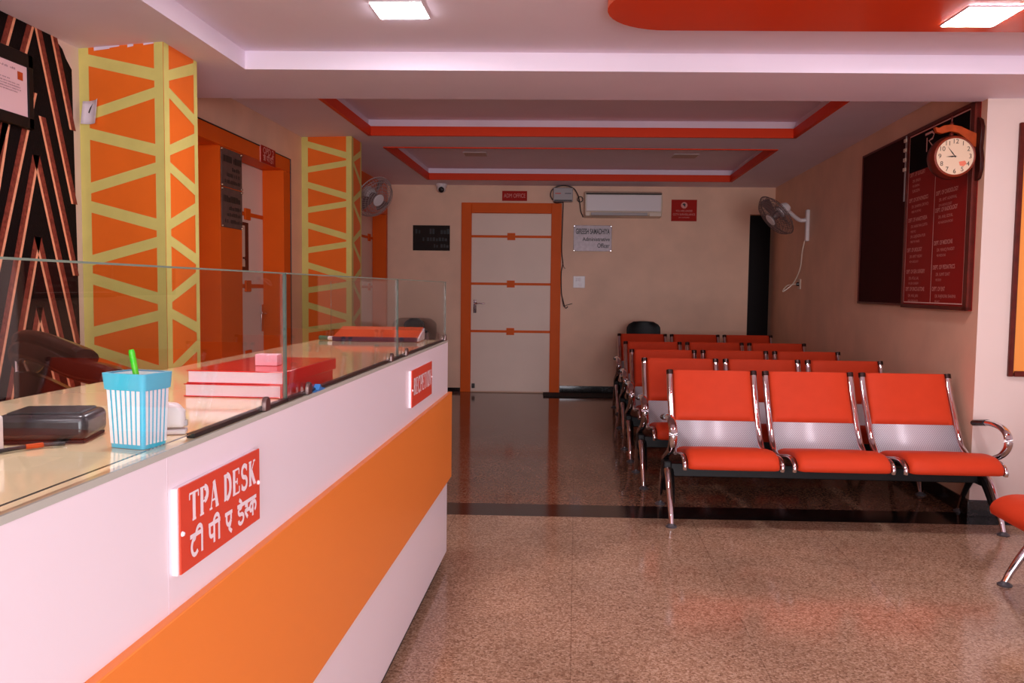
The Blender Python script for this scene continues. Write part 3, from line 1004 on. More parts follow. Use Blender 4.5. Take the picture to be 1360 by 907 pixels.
MB().tube([(0, 0, 0), tuple(v * 0.97), tuple(v)], 0.0042, 12, rad=[0.0036, 0.0042, 0.0034]).build('pen_barrel', GREEN, pen)
MB().tube([(0, 0, -0.004), (0, 0, 0.002)], 0.002, 8).build('pen_tip', GREYP, pen)

# stapler
stp = thing('stapler', 'small white stapler standing behind the striped cup', 'stapler', (-0.597, 1.196, ZT), radians(200))
b = MB()
b.extr([(-0.012, 0), (0.09, 0), (0.09, 0.006), (-0.012, 0.008)], -0.013, 0.013)
b.build('stapler_base', WHITEP, stp, bev=0.002)
b = MB()
b.extr([(-0.010, 0.010), (0.085, 0.012), (0.09, 0.026), (0.06, 0.040), (0.02, 0.048), (0.0, 0.046), (-0.010, 0.034)], -0.012, 0.012)
b.build('stapler_head', WHITEP, stp, bev=0.005, seg=3)
MB().box(-0.013, -0.009, -0.007, 0.007, 0.012, 0.020).build('staple_slot', GREYP, stp)

# two large red registers with a pad of sticky notes on top
def register(label, z, dx, dy, rz):
    t = thing('register_book', label, 'register', (-0.685 + dx, 1.60 + dy, z), radians(rz), 'red registers on the counter')
    MB().box(-0.100, 0.103, -0.004, 0.338, 0.0, 0.002).box(-0.100, 0.103, -0.004, 0.338, 0.024, 0.026).box(0.100, 0.104, -0.006, 0.338, 0.0, 0.026).build('cover', REGRED, t, bev=0.0015)
    MB().box(-0.097, 0.099, 0.0, 0.333, 0.002, 0.024).build('page_block', PAGES, t)
    return t
register('red bound register lying at the bottom of the counter stack', ZT + 0.0002, 0, 0, 0)
register('red bound register on top of the counter stack, under pink notes', ZT + 0.0266, 0.003, 0.006, -0.6)
b = MB().box(-0.024, 0.024, -0.016, 0.016, 0, 0.024)
o = b.build('sticky_notes', PINKN, bev=0.001)
o.location = (-0.662, 1.735, ZT + 0.0530)
o.rotation_euler = (0, 0, radians(3))
tag(o, 'small pink sticky note pad on top of the red registers', 'sticky notes')

# folder, marker and note at the far end
fo = thing('folder', 'thick orange file folder with navy spine at the counter far end', 'folder', (-0.83, 3.33, ZT + 0.0002), radians(2))
def wedge(x0, x1, za, zb, zc, zd, ya=0.0, yb=0.165):
    m_ = MB()
    f0 = [(x0, ya, za), (x0, yb, zb), (x0, yb, zd), (x0, ya, zc)]
    f1 = [(x1, p_[1], p_[2]) for p_ in f0]
    m_.face(f0)
    m_.face(f1)
    for a_ in range(4):
        b_ = (a_ + 1) % 4
        m_.face([f0[a_], f0[b_], f1[b_], f1[a_]])
    bmesh.ops.remove_doubles(m_.bm, verts=m_.bm.verts[:], dist=1e-5)
    return m_
wedge(-0.165, 0.185, 0.0, 0.0, 0.003, 0.003).build('back_cover', FOLDO, fo)
wedge(-0.165, 0.185, 0.016, 0.050, 0.019, 0.054).build('front_cover', FOLDO, fo)
wedge(-0.160, 0.190, 0.003, 0.003, 0.016, 0.050, 0.004, 0.160).build('page_block', PAGES, fo)
MB().box(-0.168, 0.182, -0.004, 0.0005, 0.0, 0.019).build('spine', FOLDB, fo, bev=0.001)
mk = thing('marker_pen', 'white marker pen with green cap lying beside the orange folder', 'marker', (-1.02, 3.36, ZT + 0.010), radians(-20))
MB().tube([(-0.01, 0, 0), (0.08, 0, 0)], 0.0085, 14).build('barrel', WHITEP, mk)
MB().tube([(-0.05, 0, 0), (-0.005, 0, 0)], 0.0095, 14).build('cap', mat('dark_green_cap', (50, 110, 84), 0.3), mk)
b = MB().extr([(-0.035, 0), (-0.012, 0.003), (0.0, 0.014), (0.01, 0.006), (0.035, 0.002), (0.03, 0)], -0.006, 0.006)
o = b.build('tape_scrap', BLUEC)
o.location, o.rotation_euler = (-0.5535, 1.735, ZT), (0, 0, RZL)
tag(o, 'scrap of blue tape on the counter edge by the second clip', 'tape')

# black device, white adapter box and its cable
dv = thing('desk_device', 'low black plastic device with rounded edges beside the striped cup', 'device', (-0.752, 1.135, ZT), radians(14))
MB().box(-0.062, 0.058, -0.050, 0.048, 0.003, 0.040).build('casing', BLACKP, dv, bev=0.010, seg=4)
MB().box(-0.050, 0.046, -0.036, 0.036, 0.039, 0.0425).build('top_panel', GREYP if False else BLACKM, dv, bev=0.002)
MB().box(-0.058, 0.054, -0.046, 0.044, 0.0, 0.004).build('foot_plate', BLACKM, dv)
o = MB().box(-0.035, 0.035, -0.012, 0.012, 0.0, 0.050).build('adapter_box', WHITEP, bev=0.004, seg=3)
o.location, o.rotation_euler = (-0.785, 1.012, ZT), (0, 0, radians(8))
tag(o, 'white plastic adapter box at the near end of the counter', 'adapter')
cb = MB().tube(smooth_path([(-0.76, 0.985, ZT + 0.004), (-0.745, 1.03, ZT + 0.004), (-0.726, 1.06, ZT + 0.004), (-0.700, 1.078, ZT + 0.004)], 5), 0.0028, 8)
o = cb.build('cable', WIRE)
tag(o, 'thin black cable lying before the black device', 'cable')
MB().tube([(-0.735, 1.046, ZT + 0.0043), (-0.722, 1.063, ZT + 0.0043)], 0.0036, 8).build('cable_plug', WOODO, o)

# dark leather chair behind the counter
oc = thing('office_chair', 'dark brown leather chair with padded curved rail behind the counter', 'chair', (-1.55, 2.30, 0))
def loc(*p):
    return (p[0] + 1.55, p[1] - 2.30, p[2])
rail = smooth_path([loc(-1.66, 2.42, 0.96), loc(-1.62, 2.32, 1.03), loc(-1.54, 2.27, 1.036), loc(-1.42, 2.21, 1.015), loc(-1.33, 2.155, 1.0)], 6)
n = len(rail)
MB().tube(rail, 0.03, 14, rad=[0.012 + 0.02 * min(1, 5 * sin(pi * (i + 0.3) / (n + 0.6))) for i in range(n)], flat=(0.75, 1.2)).build('headrest_pad', BROWNL, oc)
rail = smooth_path([loc(-1.66, 2.40, 0.93), loc(-1.61, 2.30, 1.00), loc(-1.50, 2.235, 0.995), loc(-1.36, 2.16, 0.965), loc(-1.24, 2.10, 0.955), loc(-1.20, 2.075, 0.945)], 6)
n = len(rail)
MB().tube(rail, 0.03, 14, rad=[0.012 + 0.026 * min(1, 5 * sin(pi * (i + 0.3) / (n + 0.6))) for i in range(n)], flat=(0.85, 1.15)).build('arm_pad', BROWNL, oc)
sh = MB()
rows = []
for z, k in ((0.93, 1.0), (0.86, 0.98), (0.70, 0.9), (0.5, 0.8), (0.46, 0.7)):
    rows.append([((p.x) * (0.55 + 0.45 * k), p.y * k, z - (0.99 - p.z) * 0.9) for p in rail])
sh.grid(rows)
o = sh.build('shell', BROWNL, oc)
sm = o.modifiers.new('solid', 'SOLIDIFY')
sm.thickness = 0.03
MB().tube([(p.x + 0.020, p.y - 0.034, p.z - 0.020) for p in rail], 0.0055, 8).build('chrome_trim', CHROME, oc)
MB().tube([loc(-1.635, 2.295, 0.98), loc(-1.632, 2.30, 0.62)], 0.006, 8).build('chrome_upright', CHROME, oc)
MB().box(-0.26, 0.22, -0.26, 0.22, 0.40, 0.50).build('seat', BROWNL, oc, bev=0.04, seg=4)
MB().tube([(0, 0, 0.08), (0, 0, 0.41)], 0.028, 14).build('gas_column', BLACKM, oc)
for k in range(5):
    a = 2 * pi * k / 5 + 0.3
    lg = MB().tube([(0, 0, 0.11), (0.26 * cos(a), 0.26 * sin(a), 0.07)], 0.018, 8).build('leg', BLACKM, oc)
    MB().lathe([(0, -0.012), (0.028, -0.012), (0.03, 0), (0.028, 0.012), (0, 0.012)], (0.26 * cos(a), 0.26 * sin(a), 0.03), (-sin(a), cos(a), 0), 14).tube([(0.26 * cos(a), 0.26 * sin(a), 0.03), (0.26 * cos(a), 0.26 * sin(a), 0.075)], 0.006, 8).build('caster', BLACKP, lg)

# ------------------------------------------------------------------ waiting benches
PROF = smooth_path([(0, 0.315, 0.742), (0, 0.300, 0.70), (0, 0.258, 0.61), (0, 0.200, 0.505), (0, 0.150, 0.42), (0, 0.110, 0.372), (0, 0.055, 0.345), (0, -0.01, 0.340), (0, -0.09, 0.352), (0, -0.19, 0.370), (0, -0.265, 0.372), (0, -0.306, 0.357), (0, -0.320, 0.340), (0, -0.316, 0.322)], 4)
def sweep_pad(path, w, T, side):
    """cushion over a profile: flat below, swollen above with soft ends"""
    mb = MB()
    n = len(path)
    us = [-1, -0.985, -0.95, -0.87, -0.4, 0, 0.4, 0.87, 0.95, 0.985, 1]
    top, bot = [], []
    for i, p in enumerate(path):
        a, b_ = path[max(0, i - 1)], path[min(n - 1, i + 1)]
        t = (b_ - a).normalized()
        nn = Vector((0, t.z, -t.y)) * side
        e = i / (n - 1)
        ke = max(0.0, 1 - abs(2 * e - 1) ** 9) ** 0.5
        rt_, rb_ = [], []
        for u in us:
            k = max(0.0, 1 - abs(u) ** 14) ** 0.5
            rt_.append(p + Vector((u * w, 0, 0)) + nn * (0.003 + T * k * ke))
            rb_.append(p + Vector((u * w, 0, 0)) + nn * 0.002)
        top.append(rt_)
        bot.append(rb_)
    vt = mb.grid(top)
    vb = mb.grid(bot)
    m_ = len(us)
    loop_t = vt[0][:] + [r[-1] for r in vt[1:]] + vt[-1][-2::-1] + [r[0] for r in vt[-2:0:-1]]
    loop_b = vb[0][:] + [r[-1] for r in vb[1:]] + vb[-1][-2::-1] + [r[0] for r in vb[-2:0:-1]]
    for i in range(len(loop_t)):
        j = (i + 1) % len(loop_t)
        mb.bm.faces.new((loop_t[i], loop_t[j], loop_b[j], loop_b[i]))
    return mb

def make_bench(name, label, group, arms=True):
    t = thing(name, label, 'bench', (0, 0, 0), 0, group)
    MB().box(-0.80, 0.80, -0.032, 0.030, 0.215, 0.285).build('beam', BLACKM, t, bev=0.004)
    iback = 26
    for cx in (-0.535, 0, 0.535):
        pn = MB()
        w_ = 0.222
        pn.grid([[p + Vector((-w_, 0, 0)), p + Vector((w_, 0, 0))] for p in PROF])
        o = pn.build('seat_shell', PERF, t)
        o.location.x = cx
        sm = o.modifiers.new('solid', 'SOLIDIFY')
        sm.thickness, sm.offset = 0.003, 0
        bk = [p for p in PROF if p.z > 0.462 and p.y > 0.1]
        sweep_pad([bk[0] + Vector((0, 0.004, 0.006))] + bk, 0.217, 0.022, 1).build('back_cushion', LEATHER, o, smooth=60)
        se = [p for p in PROF if p.y < 0.055 and p.z < 0.40]
        sweep_pad(se, 0.224, 0.030, 1).build('seat_cushion', LEATHER, o, smooth=60)
        for s in (-1, 1):
            rp, rr_ = [], []
            for p in PROF:
                k = min(1, max(0, (0.10 - p.y) / 0.14))
                rp.append(p + Vector((s * (0.234 + 0.004 * k), 0, -0.006 * k)))
                rr_.append(0.0185 - 0.0065 * k)
            MB().tube([rp[0] + Vector((0, 0.002, 0.006)), rp[0], rp[1], rp[2] + Vector((0, 0, 0))], 0.0195, 12, upv=(1, 0, 0)).build('rail_cap', CLIPD, o)
            rl = MB().tube(rp, 0.018, 12, rad=rr_, upv=(1, 0, 0)).build('side_rail', CHROME, o)
        MB().box(-0.10, 0.10, -0.06, 0.06, 0.283, 0.292).box(-0.09, -0.07, -0.05, 0.05, 0.29, 0.345).box(0.07, 0.09, -0.05, 0.05, 0.29, 0.345).build('seat_bracket', BLACKM, o)
    for s in (-1, 1):
        x = s * 0.82
        hub = MB().box(x - 0.022, x + 0.022, -0.055, 0.055, 0.20, 0.30)
        hub.build('leg_hub', BLACKM, t, bev=0.008)
        for ydir, yf in ((-1, -0.235), (1, 0.215)):
            pth = smooth_path([(x, 0.0, 0.265), (x, yf * 0.30, 0.245), (x, yf * 0.62, 0.165), (x, yf * 0.88, 0.07), (x, yf, 0.014)], 6)
            lg = MB().tube(pth, 0.015, 12, rad=[0.022 - 0.009 * i / (len(pth) - 1) for i in range(len(pth))], upv=(1, 0, 0)).build('leg', CHROME, t)
            kk = int(len(pth) * 0.66)
            MB().tube([p + Vector((-s * 0.016, -0.02 * (1 if ydir < 0 else -1) * -1, -0.012)) for p in pth[:kk]], 0.02, 10, rad=[0.024 - 0.013 * i / (kk - 1) for i in range(kk)], upv=(1, 0, 0)).build('leg_bracket', BLACKM, lg)
            MB().lathe([(0, 0), (0.028, 0), (0.029, 0.006), (0.018, 0.012), (0.012, 0.02), (0, 0.02)], (x, yf, 0), (0, 0, 1), 18).build('foot', FOOTM, lg)
        if arms:
            xo = x + s * 0.002
            pth = smooth_path([(x, 0.05, 0.27), (xo, 0.0, 0.315), (xo, -0.09, 0.352), (xo, -0.185, 0.395), (xo, -0.235, 0.448), (xo, -0.225, 0.50), (xo, -0.165, 0.530), (xo, -0.07, 0.535), (xo, 0.03, 0.524), (xo, 0.085, 0.514)], 5)
            a = MB().tube(pth, 0.016, 12, flat=(1.0, 1.35), upv=(0, 0.2, 1)).build('armrest', CHROME, t)
            MB().tube([(xo, -0.03, 0.5325), (xo, 0.04, 0.5215), (xo, 0.092, 0.5125)], 0.019, 12, flat=(0.9, 1.35), upv=(0, 0.2, 1)).build('arm_pad', BLACKP, a)
    return t

GRP = 'red waiting benches in the corridor'
bench = make_bench('waiting_bench', 'frontmost red three-seat chrome waiting bench, standing on the black floor stripe', GRP)
rows_ = [(1.312, 4.44, 1.6, None),
         (1.235, 5.24, 2.0, 'red three-seat waiting bench directly behind the frontmost bench'),
         (1.205, 6.02, 2.2, 'red three-seat waiting bench in the middle row of the five'),
         (1.215, 6.98, 2.4, 'red three-seat waiting bench in the last but one row'),
         (1.225, 8.25, 2.6, 'rearmost red three-seat waiting bench before the back wall black chair')]
for i, (x, y, a, lab) in enumerate(rows_):
    b = bench if i == 0 else dup(bench)
    b.location = (x, y, 0)
    b.rotation_euler = (0, 0, radians(a))
    if lab:
        b['label'] = lab
nb = make_bench('waiting_bench', 'armless red waiting bench cut off at right edge, below the amber poster', GRP, arms=False)
nb.location = (2.015, 2.67, 0)
nb.rotation_euler = (0, 0, radians(-90))

# black visitor chairs against the back wall
def visitor(label, loc_, rz):
    t = thing('visitor_chair', label, 'chair', loc_, rz, 'black chairs by the back wall')
    rows = []
    for k in range(9):
        z = 0.60 + 0.262 * k / 8
        w_ = 0.185 * (1 - max(0, (k - 5.5) / 2.5) ** 2.4 * 0.42) * (0.9 + 0.1 * min(1, k / 3))
        rows.append([(w_ * u, 0.17 + 0.05 * (z - 0.6) - 0.035 * (1 - u * u) * -1, z) for u in (-1, -0.7, -0.35, 0, 0.35, 0.7, 1)])
    b = MB()
    b.grid(rows)
    o = b.build('backrest', BLACKM, t)
    sm = o.modifiers.new('solid', 'SOLIDIFY')
    sm.thickness = 0.028
    b2 = o.modifiers.new('bevel', 'BEVEL')
    b2.width, b2.segments = 0.01, 3
    MB().tube([(-0.19, 0.19, 0.615), (0.19, 0.19, 0.615)], 0.008, 8).build('back_trim', CHROME, t)
    MB().box(-0.21, 0.21, -0.22, 0.17, 0.39, 0.44).build('seat', BLACKM, t, bev=0.02, seg=3)
    for s in (-1, 1):
        MB().tube(smooth_path([(s * 0.2, 0.235, 0.70), (s * 0.215, 0.20, 0.42), (s * 0.22, 0.22, 0.01)], 5), 0.011, 10).build('leg', CHROME, t)
        MB().tube(smooth_path([(s * 0.215, 0.19, 0.41), (s * 0.22, -0.19, 0.41), (s * 0.22, -0.215, 0.35), (s * 0.22, -0.22, 0.01)], 5), 0.011, 10).build('leg', CHROME, t)
    return t
visitor('black-backed chair behind the rearmost bench, its rounded top showing', (0.735, 8.84, 0), radians(2.8))
visitor('black-backed chair by the back wall seen through the counter glass', (-1.71, 8.86, 0), radians(2.8))

# ------------------------------------------------------------------ ceiling fittings
def led(label, x, y, z, rz=0.0, on=True, w=0.105, d_=0.10, grp='square ceiling lights'):
    t = thing('ceiling_light', label, 'ceiling light', (x, y, z), rz, grp)
    MB().box(-w, w, -d_, d_, -0.006, 0.0).build('bezel', WHITEP, t, bev=0.002)
    MB().box(-w + 0.006, w - 0.006, -d_ + 0.006, d_ - 0.006, -0.008, -0.005).build('diffuser', LAMP if on else LAMPOFF, t)
    return t
led('lit square light panel in the pale hall ceiling', -0.72, 3.325, 2.305)
led('lit square light panel set in the red ceiling panel', 1.535, 3.385, 2.268, radians(2.5), d_=0.115)
led('added unseen lit square panel above the near part of the counter', -0.72, 1.30, 2.305)  # added out of view to light the counter top and near pillar
led('added unseen lit square panel behind the camera, counter side', -0.72, -0.80, 2.305)  # extra panel, added out of view to brighten the left side
led('unlit rectangular panel in the far cove, left of the two', -0.99, 7.98, 2.485, radians(2.8), False, 0.11, 0.11, 'unlit cove panels')
led('unlit rectangular panel in the far cove, right of the two', 1.01, 8.11, 2.485, radians(2.8), False, 0.12, 0.11, 'unlit cove panels')
pn = thing('ceiling_panel', 'glossy red hanging ceiling panel with one rounded end', 'ceiling panel', (0.37, 3.255, 2.268), radians(3.2))
outl = [(0.27 * cos(radians(a)), 0.262 * sin(radians(a))) for a in range(90, 271, 9)] + [(3.2, -0.262), (3.2, 0.262)]
MB().prism(outl, 0.0, 0.0365).build('panel_rim', RIMP, pn, smooth=30)
MB().prism([(x * 0.996, y * 0.996) for x, y in outl], -0.002, 0.002).build('panel_face', REDPANEL, pn, smooth=30)

# ------------------------------------------------------------------ back wall fittings (local -y faces the room)
RB = radians(2.78)
def on_back(name, label, cat, x, z, group=None):
    return thing(name, label, cat, (x, kY(9.53, x) - 0.0005, z), RB, group)

t = on_back('door_sign', 'small red ADM OFFICE sign above the orange door frame', 'sign', -0.724, 2.253)
MB().box(-0.142, 0.142, -0.006, 0, -0.056, 0.056).build('sign_plate', SIGNDK, t, bev=0.001)
texts([('ADM OFFICE', 0, 0, 0.066, 'CENTER', 0.245, 0.0)], t, BOARDT, -0.007)

def plate(t, W, H, mt, ink, lines, studs=None):
    MB().box(-W, W, -0.006, 0, -H, H).build('plate', mt, t, bev=0.002)
    if lines:
        texts(lines, t, ink, -0.0068)
    if studs:
        for sx in (-1, 1):
            for sz in (-1, 1):
                MB().lathe([(0, 0.008), (0.006, 0.007), (0.009, 0)], (sx * (W - 0.008), -0.006, sz * (H - 0.008)), (0, -1, 0), 12).build('stud', studs, t)

t = on_back('name_plate', 'brushed steel Administrative Officer name plate right of the door', 'name plate', 0.171, 1.781)
plate(t, 0.217, 0.147, STEELB, INK, [('GIREESH SAMADHIYA', 0.0, 0.075, 0.085, 'CENTER', 0.385, 0.002), ('Administrative', 0.195, -0.012, 0.06, 'RIGHT', 0.31, 0.001), ('Officer', 0.195, -0.085, 0.07, 'RIGHT', 0.14, 0.001)], CHROME)
t = on_back('name_plate', 'dark engraved name plate left of the office door', 'name plate', -1.673, 1.767)
plate(t, 0.213, 0.144, DARKPLATE, INK, None)
m = MB()
scribble(m, -0.185, -0.13, 0.075, 0.05, -0.0068)
scribble(m, -0.11, 0.185, 0.075, 0.06, -0.0068, 0.15)
scribble(m, -0.10, 0.18, -0.015, 0.04, -0.0068)
scribble(m, 0.03, 0.18, -0.09, 0.04, -0.0068)
m.build('lettering', INK, t, smooth=0)

t = on_back('warning_sign', 'square red sign with a white camera symbol beside the air conditioner', 'sign', 1.20, 2.105)
MB().box(-0.144, 0.144, -0.005, 0, -0.121, 0.121).build('sign_plate', SIGNDK, t, bev=0.001)
MB().lathe([(0, 0.0058), (0.036, 0.0058), (0.036, 0.005)], (0.0, 0, 0.058), (0, -1, 0), 28).build('symbol_disc', BOARDT, t)
MB().face([(-0.020, -0.0066, 0.068), (0.002, -0.0066, 0.048), (0.008, -0.0066, 0.036), (0.016, -0.0066, 0.07), (0.004, -0.0066, 0.080), (-0.012, -0.0066, 0.078)]).build('camera_symbol', INK, t, smooth=0)
texts([('YOU ARE UNDER', 0, -0.006, 0.03, 'CENTER', 0.19, 0.0), ('CCTV SURVEILLANCE', 0, -0.046, 0.032, 'CENTER', 0.25, 0.0), ('24 HOURS', 0, -0.08, 0.018, 'CENTER', 0.12, 0)], t, BOARDT, -0.006)

t = on_back('switch_plate', 'white electric switch plate below the steel name plate', 'switch', 0.025, 1.282)
MB().box(-0.068, 0.068, -0.01, 0, -0.068, 0.068).build('plate', WHITEP, t, bev=0.004)
for sx in (-0.03, 0.005):
    MB().box(sx - 0.012, sx + 0.012, -0.017, -0.009, 0.01, 0.045).build('rocker_switch', SIGNW, t, bev=0.003)
MB().lathe([(0, 0.013), (0.016, 0.013), (0.018, 0.009)], (0.015, 0, -0.03), (0, -1, 0), 16).build('socket', SIGNW, t)

# air conditioner
ac = on_back('air_conditioner', 'white wall-mounted air conditioner high on the back wall', 'air conditioner', 0.497, 2.01)
body = [(0.0, 0.0), (0.0, 0.285), (-0.13, 0.285), (-0.185, 0.265), (-0.19, 0.075), (-0.165, 0.02), (-0.10, 0.0)]
b = MB()
a_ = [b.bm.verts.new((-0.43, p[0], p[1])) for p in body]
c_ = [b.bm.verts.new((0.43, p[0], p[1])) for p in body]
b.bm.faces.new(a_); b.bm.faces.new(list(reversed(c_)))
for i in range(len(body)):
    j = (i + 1) % len(body)
    b.bm.faces.new((a_[i], c_[i], c_[j], a_[j]))
b.build('casing', CREAMP, ac, bev=0.008, seg=3)
MB().box(-0.415, 0.415, -0.199, -0.185, 0.062, 0.245).build('front_panel', WHITEP, ac, bev=0.006, seg=3)
MB().box(-0.42, 0.42, -0.193, -0.16, 0.248, 0.262).build('intake_slot', DARK, ac)
b = MB().box(-0.36, 0.27, -0.186, -0.15, 0.016, 0.050)
b.build('louvre', GREYP, ac, bev=0.004)
MB().box(-0.42, -0.375, -0.187, -0.16, 0.01, 0.05).box(0.29, 0.42, -0.187, -0.16, 0.01, 0.05).build('louvre_end', CREAMP, ac, bev=0.003)

# stabiliser box with looping cables
sb = on_back('stabiliser_box', 'small white voltage stabiliser box above the door corner', 'box', -0.180, 2.185)
MB().box(-0.105, 0.115, -0.10, 0, 0.0, 0.155).build('casing', GREYP, sb, bev=0.006)
MB().box(-0.085, -0.02, -0.102, -0.099, 0.085, 0.095).build('red_strip', SIGNRED, sb)
MB().box(0.025, 0.095, -0.102, -0.099, 0.085, 0.095).build('grey_strip', mat('slate_strip', (90, 90, 100), 0.5), sb)
MB().box(-0.095, 0.105, -0.103, -0.06, 0.005, 0.018).build('lower_lip', WIRE, sb)
cz = MB()
cz.tube(smooth_path([(-0.11, -0.05, 0.02), (-0.135, -0.06, 0.07), (-0.12, -0.07, 0.13), (-0.06, -0.08, 0.168), (0.03, -0.09, 0.178), (0.12, -0.09, 0.150), (0.17, -0.08, 0.08), (0.195, -0.05, 0.0), (0.21, -0.03, -0.10), (0.232, -0.02, -0.150), (0.238, -0.012, -0.165)], 5), 0.006, 8)
cz.ring((0.200, -0.06, 0.03), (0, 1, 0), 0.030, 0.005, 20, 6)
o = cz.build('cable', WIRE)
o.parent = sb
cz = MB()
cz.tube(smooth_path([(-0.10, -0.05, 0.00), (-0.07, -0.055, -0.014), (0.0, -0.055, -0.008), (0.008, -0.05, -0.03), (0.004, -0.04, -0.25), (0.0, -0.03, -0.55), (0.016, -0.03, -0.70), (-0.002, -0.03, -0.80), (0.004, -0.03, -1.02), (0.02, -0.03, -1.10), (0.05, -0.03, -1.20), (0.08, -0.03, -1.185)], 5), 0.0055, 7)
cz.tube(smooth_path([(0.01, -0.03, -0.68), (0.03, -0.03, -0.74), (0.045, -0.03, -0.75)], 4), 0.003, 6)
cz.tube(smooth_path([(0.008, -0.03, -1.05), (0.03, -0.03, -1.18), (0.06, -0.03, -1.17), (0.13, -0.03, -1.15)], 4), 0.003, 6)
o = cz.build('cable', WIRE)
o.parent = sb
o.location = (0, -0.02, 0)
o.name = 'hanging_cable'

# dome camera
cc = thing('security_camera', 'small white dome security camera under the corridor ceiling', 'security camera', (-1.545, kY(9.53, -1.545) - 0.10, 2.37))
MB().lathe([(0.0, 0), (0.062, 0), (0.064, -0.02), (0.058, -0.035), (0.03, -0.04), (0, -0.04)], (0, 0, 0), (0, 0, 1), 24).build('mount', WHITEP, cc)
MB().lathe([(0.052, -0.034), (0.052, -0.055), (0.043, -0.078), (0.025, -0.094), (0, -0.1)], (0, 0, 0), (0, 0, 1), 24).build('dome', WHITEP, cc)
MB().lathe([(0, 0.056), (0.02, 0.054), (0.031, 0.044), (0.034, 0.028)], (0.004, -0.012, -0.062), (0.05, -1, -0.25), 20).build('lens', BLACKP, cc)

o = MB().box(-0.42, 0.42, -0.18, 0.18, 0.0, 0.012).build('door_mat', RUBBERMAT, bev=0.004)
o.location, o.rotation_euler = (0.06, 9.30, 0), (0, 0, RB)
tag(o, 'dark door mat on the floor right of the office door', 'door mat')

# ------------------------------------------------------------------ right wall fittings
AR = math.atan(0.0185)
def on_right(name, label, cat, y, z, off=0.0005, group=None):
    return thing(name, label, cat, (xr(y) - off, y, z), radians(-90) - AR, group)

# dark notice board
Z0, Z1 = 1.117, 2.228
t = on_right('notice_board', 'plain dark maroon notice board left of the lettered red board', 'notice board', 6.065, (Z0 + Z1) / 2)
W, H = 0.455, (Z1 - Z0) / 2
MB().box(-W, W, -0.02, 0, -H, H).build('board', BOARDD, t, bev=0.003)
MB().box(-W, -W + 0.015, -0.026, -0.001, -H, H).box(W - 0.015, W, -0.026, -0.001, -H, H).box(-W, W, -0.026, -0.001, -H, -H + 0.015).box(-W, W, -0.026, -0.001, H - 0.015, H).build('board_frame', WOOD, t, bev=0.002)

# lettered board
t = on_right('notice_board', 'lettered red department board on the right wall behind the clock', 'notice board', 5.125, (Z0 + Z1) / 2 - 0.006)
W, H = 0.478, (Z1 - Z0) / 2 + 0.004
MB().box(-W, W, -0.024, 0, -H, H).build('board', BOARDR, t, bev=0.002)
MB().box(-W, -W + 0.022, -0.034, -0.001, -H, H).box(W - 0.05, W, -0.034, -0.001, -H, H).box(-W, W, -0.034, -0.001, -H, -H + 0.022).box(-W, W, -0.034, -0.001, H - 0.022, H).build('board_frame', WOOD, t, bev=0.003)
MB().box(-W + 0.03, W - 0.06, -0.0255, -0.023, H - 0.26, H - 0.035).build('header_panel', BOARDK, t)
m = MB()
yy = -0.0262
e = (-W + 0.035, W - 0.065, -H + 0.035, H - 0.03)
for a, b_ in (((e[0], e[2]), (e[1], e[2])), ((e[1], e[2]), (e[1], e[3])), ((e[0], e[2]), (e[0], e[3])), ((e[0], e[3]), (e[1], e[3])), ((-0.02, e[2]), (-0.02, H - 0.26))):
    stroke(m, [a, b_], 0.006, yy)
hx, hz = -0.17, H - 0.165
stroke(m, [(0.0, 0.0), (0.0, 0.085)], 0.014, yy, hx, hz)
stroke(m, [(-0.03, 0.108), (0.075, 0.108), (0.105, 0.09), (0.085, 0.068), (0.03, 0.062), (0.12, 0.0)], 0.014, yy, hx, hz)
m.build('border_lines', mat('pale_board_line', (236, 190, 182), 0.6, spec=0.1), t, smooth=0)
LN = []
cols = [(-W + 0.06, [('DEPT. OF SURGERY', ['DR. SINGH', 'MS GENERAL', 'SURGEON']), ('DEPT. OF ORTHOPAEDICS', ['DR. SHARMA (ORTHO)', 'MBBS MS ORTHO']), ('DEPT. OF ANAESTHESIA', ['DR. NARAYAN GUPTA', 'MBBS MD', 'DR. GAJENDRA PURI', 'MBBS MD ANAES']), ('DEPT. OF UROLOGY', ['DR. AMIT YADAV', 'MCH UROLOGY']), ('DEPT. OF GEN. SURGERY', ['DR. ATUL LAL', 'MS GEN. SURGERY']), ('DEPT. OF ONCO & STONE', ['DR. ANIL JAIN', 'MCH ONCOLOGY'])], (0.262, 0.10, -0.015 - 0.01, -0.215, -0.352, -0.462)),
        (0.0, [('DEPT. OF GYNAE', ['DR. MEENA RAJ', 'MBBS']), ('DEPT. OF CARDIOLOGY', ['DR. AMIT AGARWAL', 'DM CARDIOLOGIST']), ('DEPT. OF RADIOLOGY', ['DR. ANIL GOYAL', 'MD RADIODIAGNOSIS']), ('DEPT. OF MEDICINE', ['DR. MANOJ PANDEY', 'MD MEDICINE']), ('DEPT. OF PEDIATRICS', ['DR. SUMIT DIXIT', 'MD DCH']), ('DEPT. OF ENT', ['DR. RAJENDRA SHARMA', 'MS ENT'])], (0.262, 0.10, 0.0, -0.192, -0.335, -0.462))]
for x, blocks, zs in cols:
    for (hd, subs), z in zip(blocks, zs):
        LN.append((hd, x, z + 0.02, 0.034, 'LEFT', 0.30 if len(hd) > 17 else 0.24 * len(hd) / 16, 0.0006))
        for k, s in enumerate(subs):
            LN.append((s, x + 0.045, z - 0.022 - 0.032 * k, 0.026 if k % 2 == 0 else 0.02, 'LEFT', None, 0.0))
texts(LN, t, BOARDT, yy)
o = on_right('hanging_strip', 'thin pale strip of clips hanging between the two wall boards', 'hanging strip', 5.622, 2.0, 0.03)
MB().box(-0.008, 0.008, -0.004, 0.0, -0.205, 0.215).build('strip', GREYP, o)
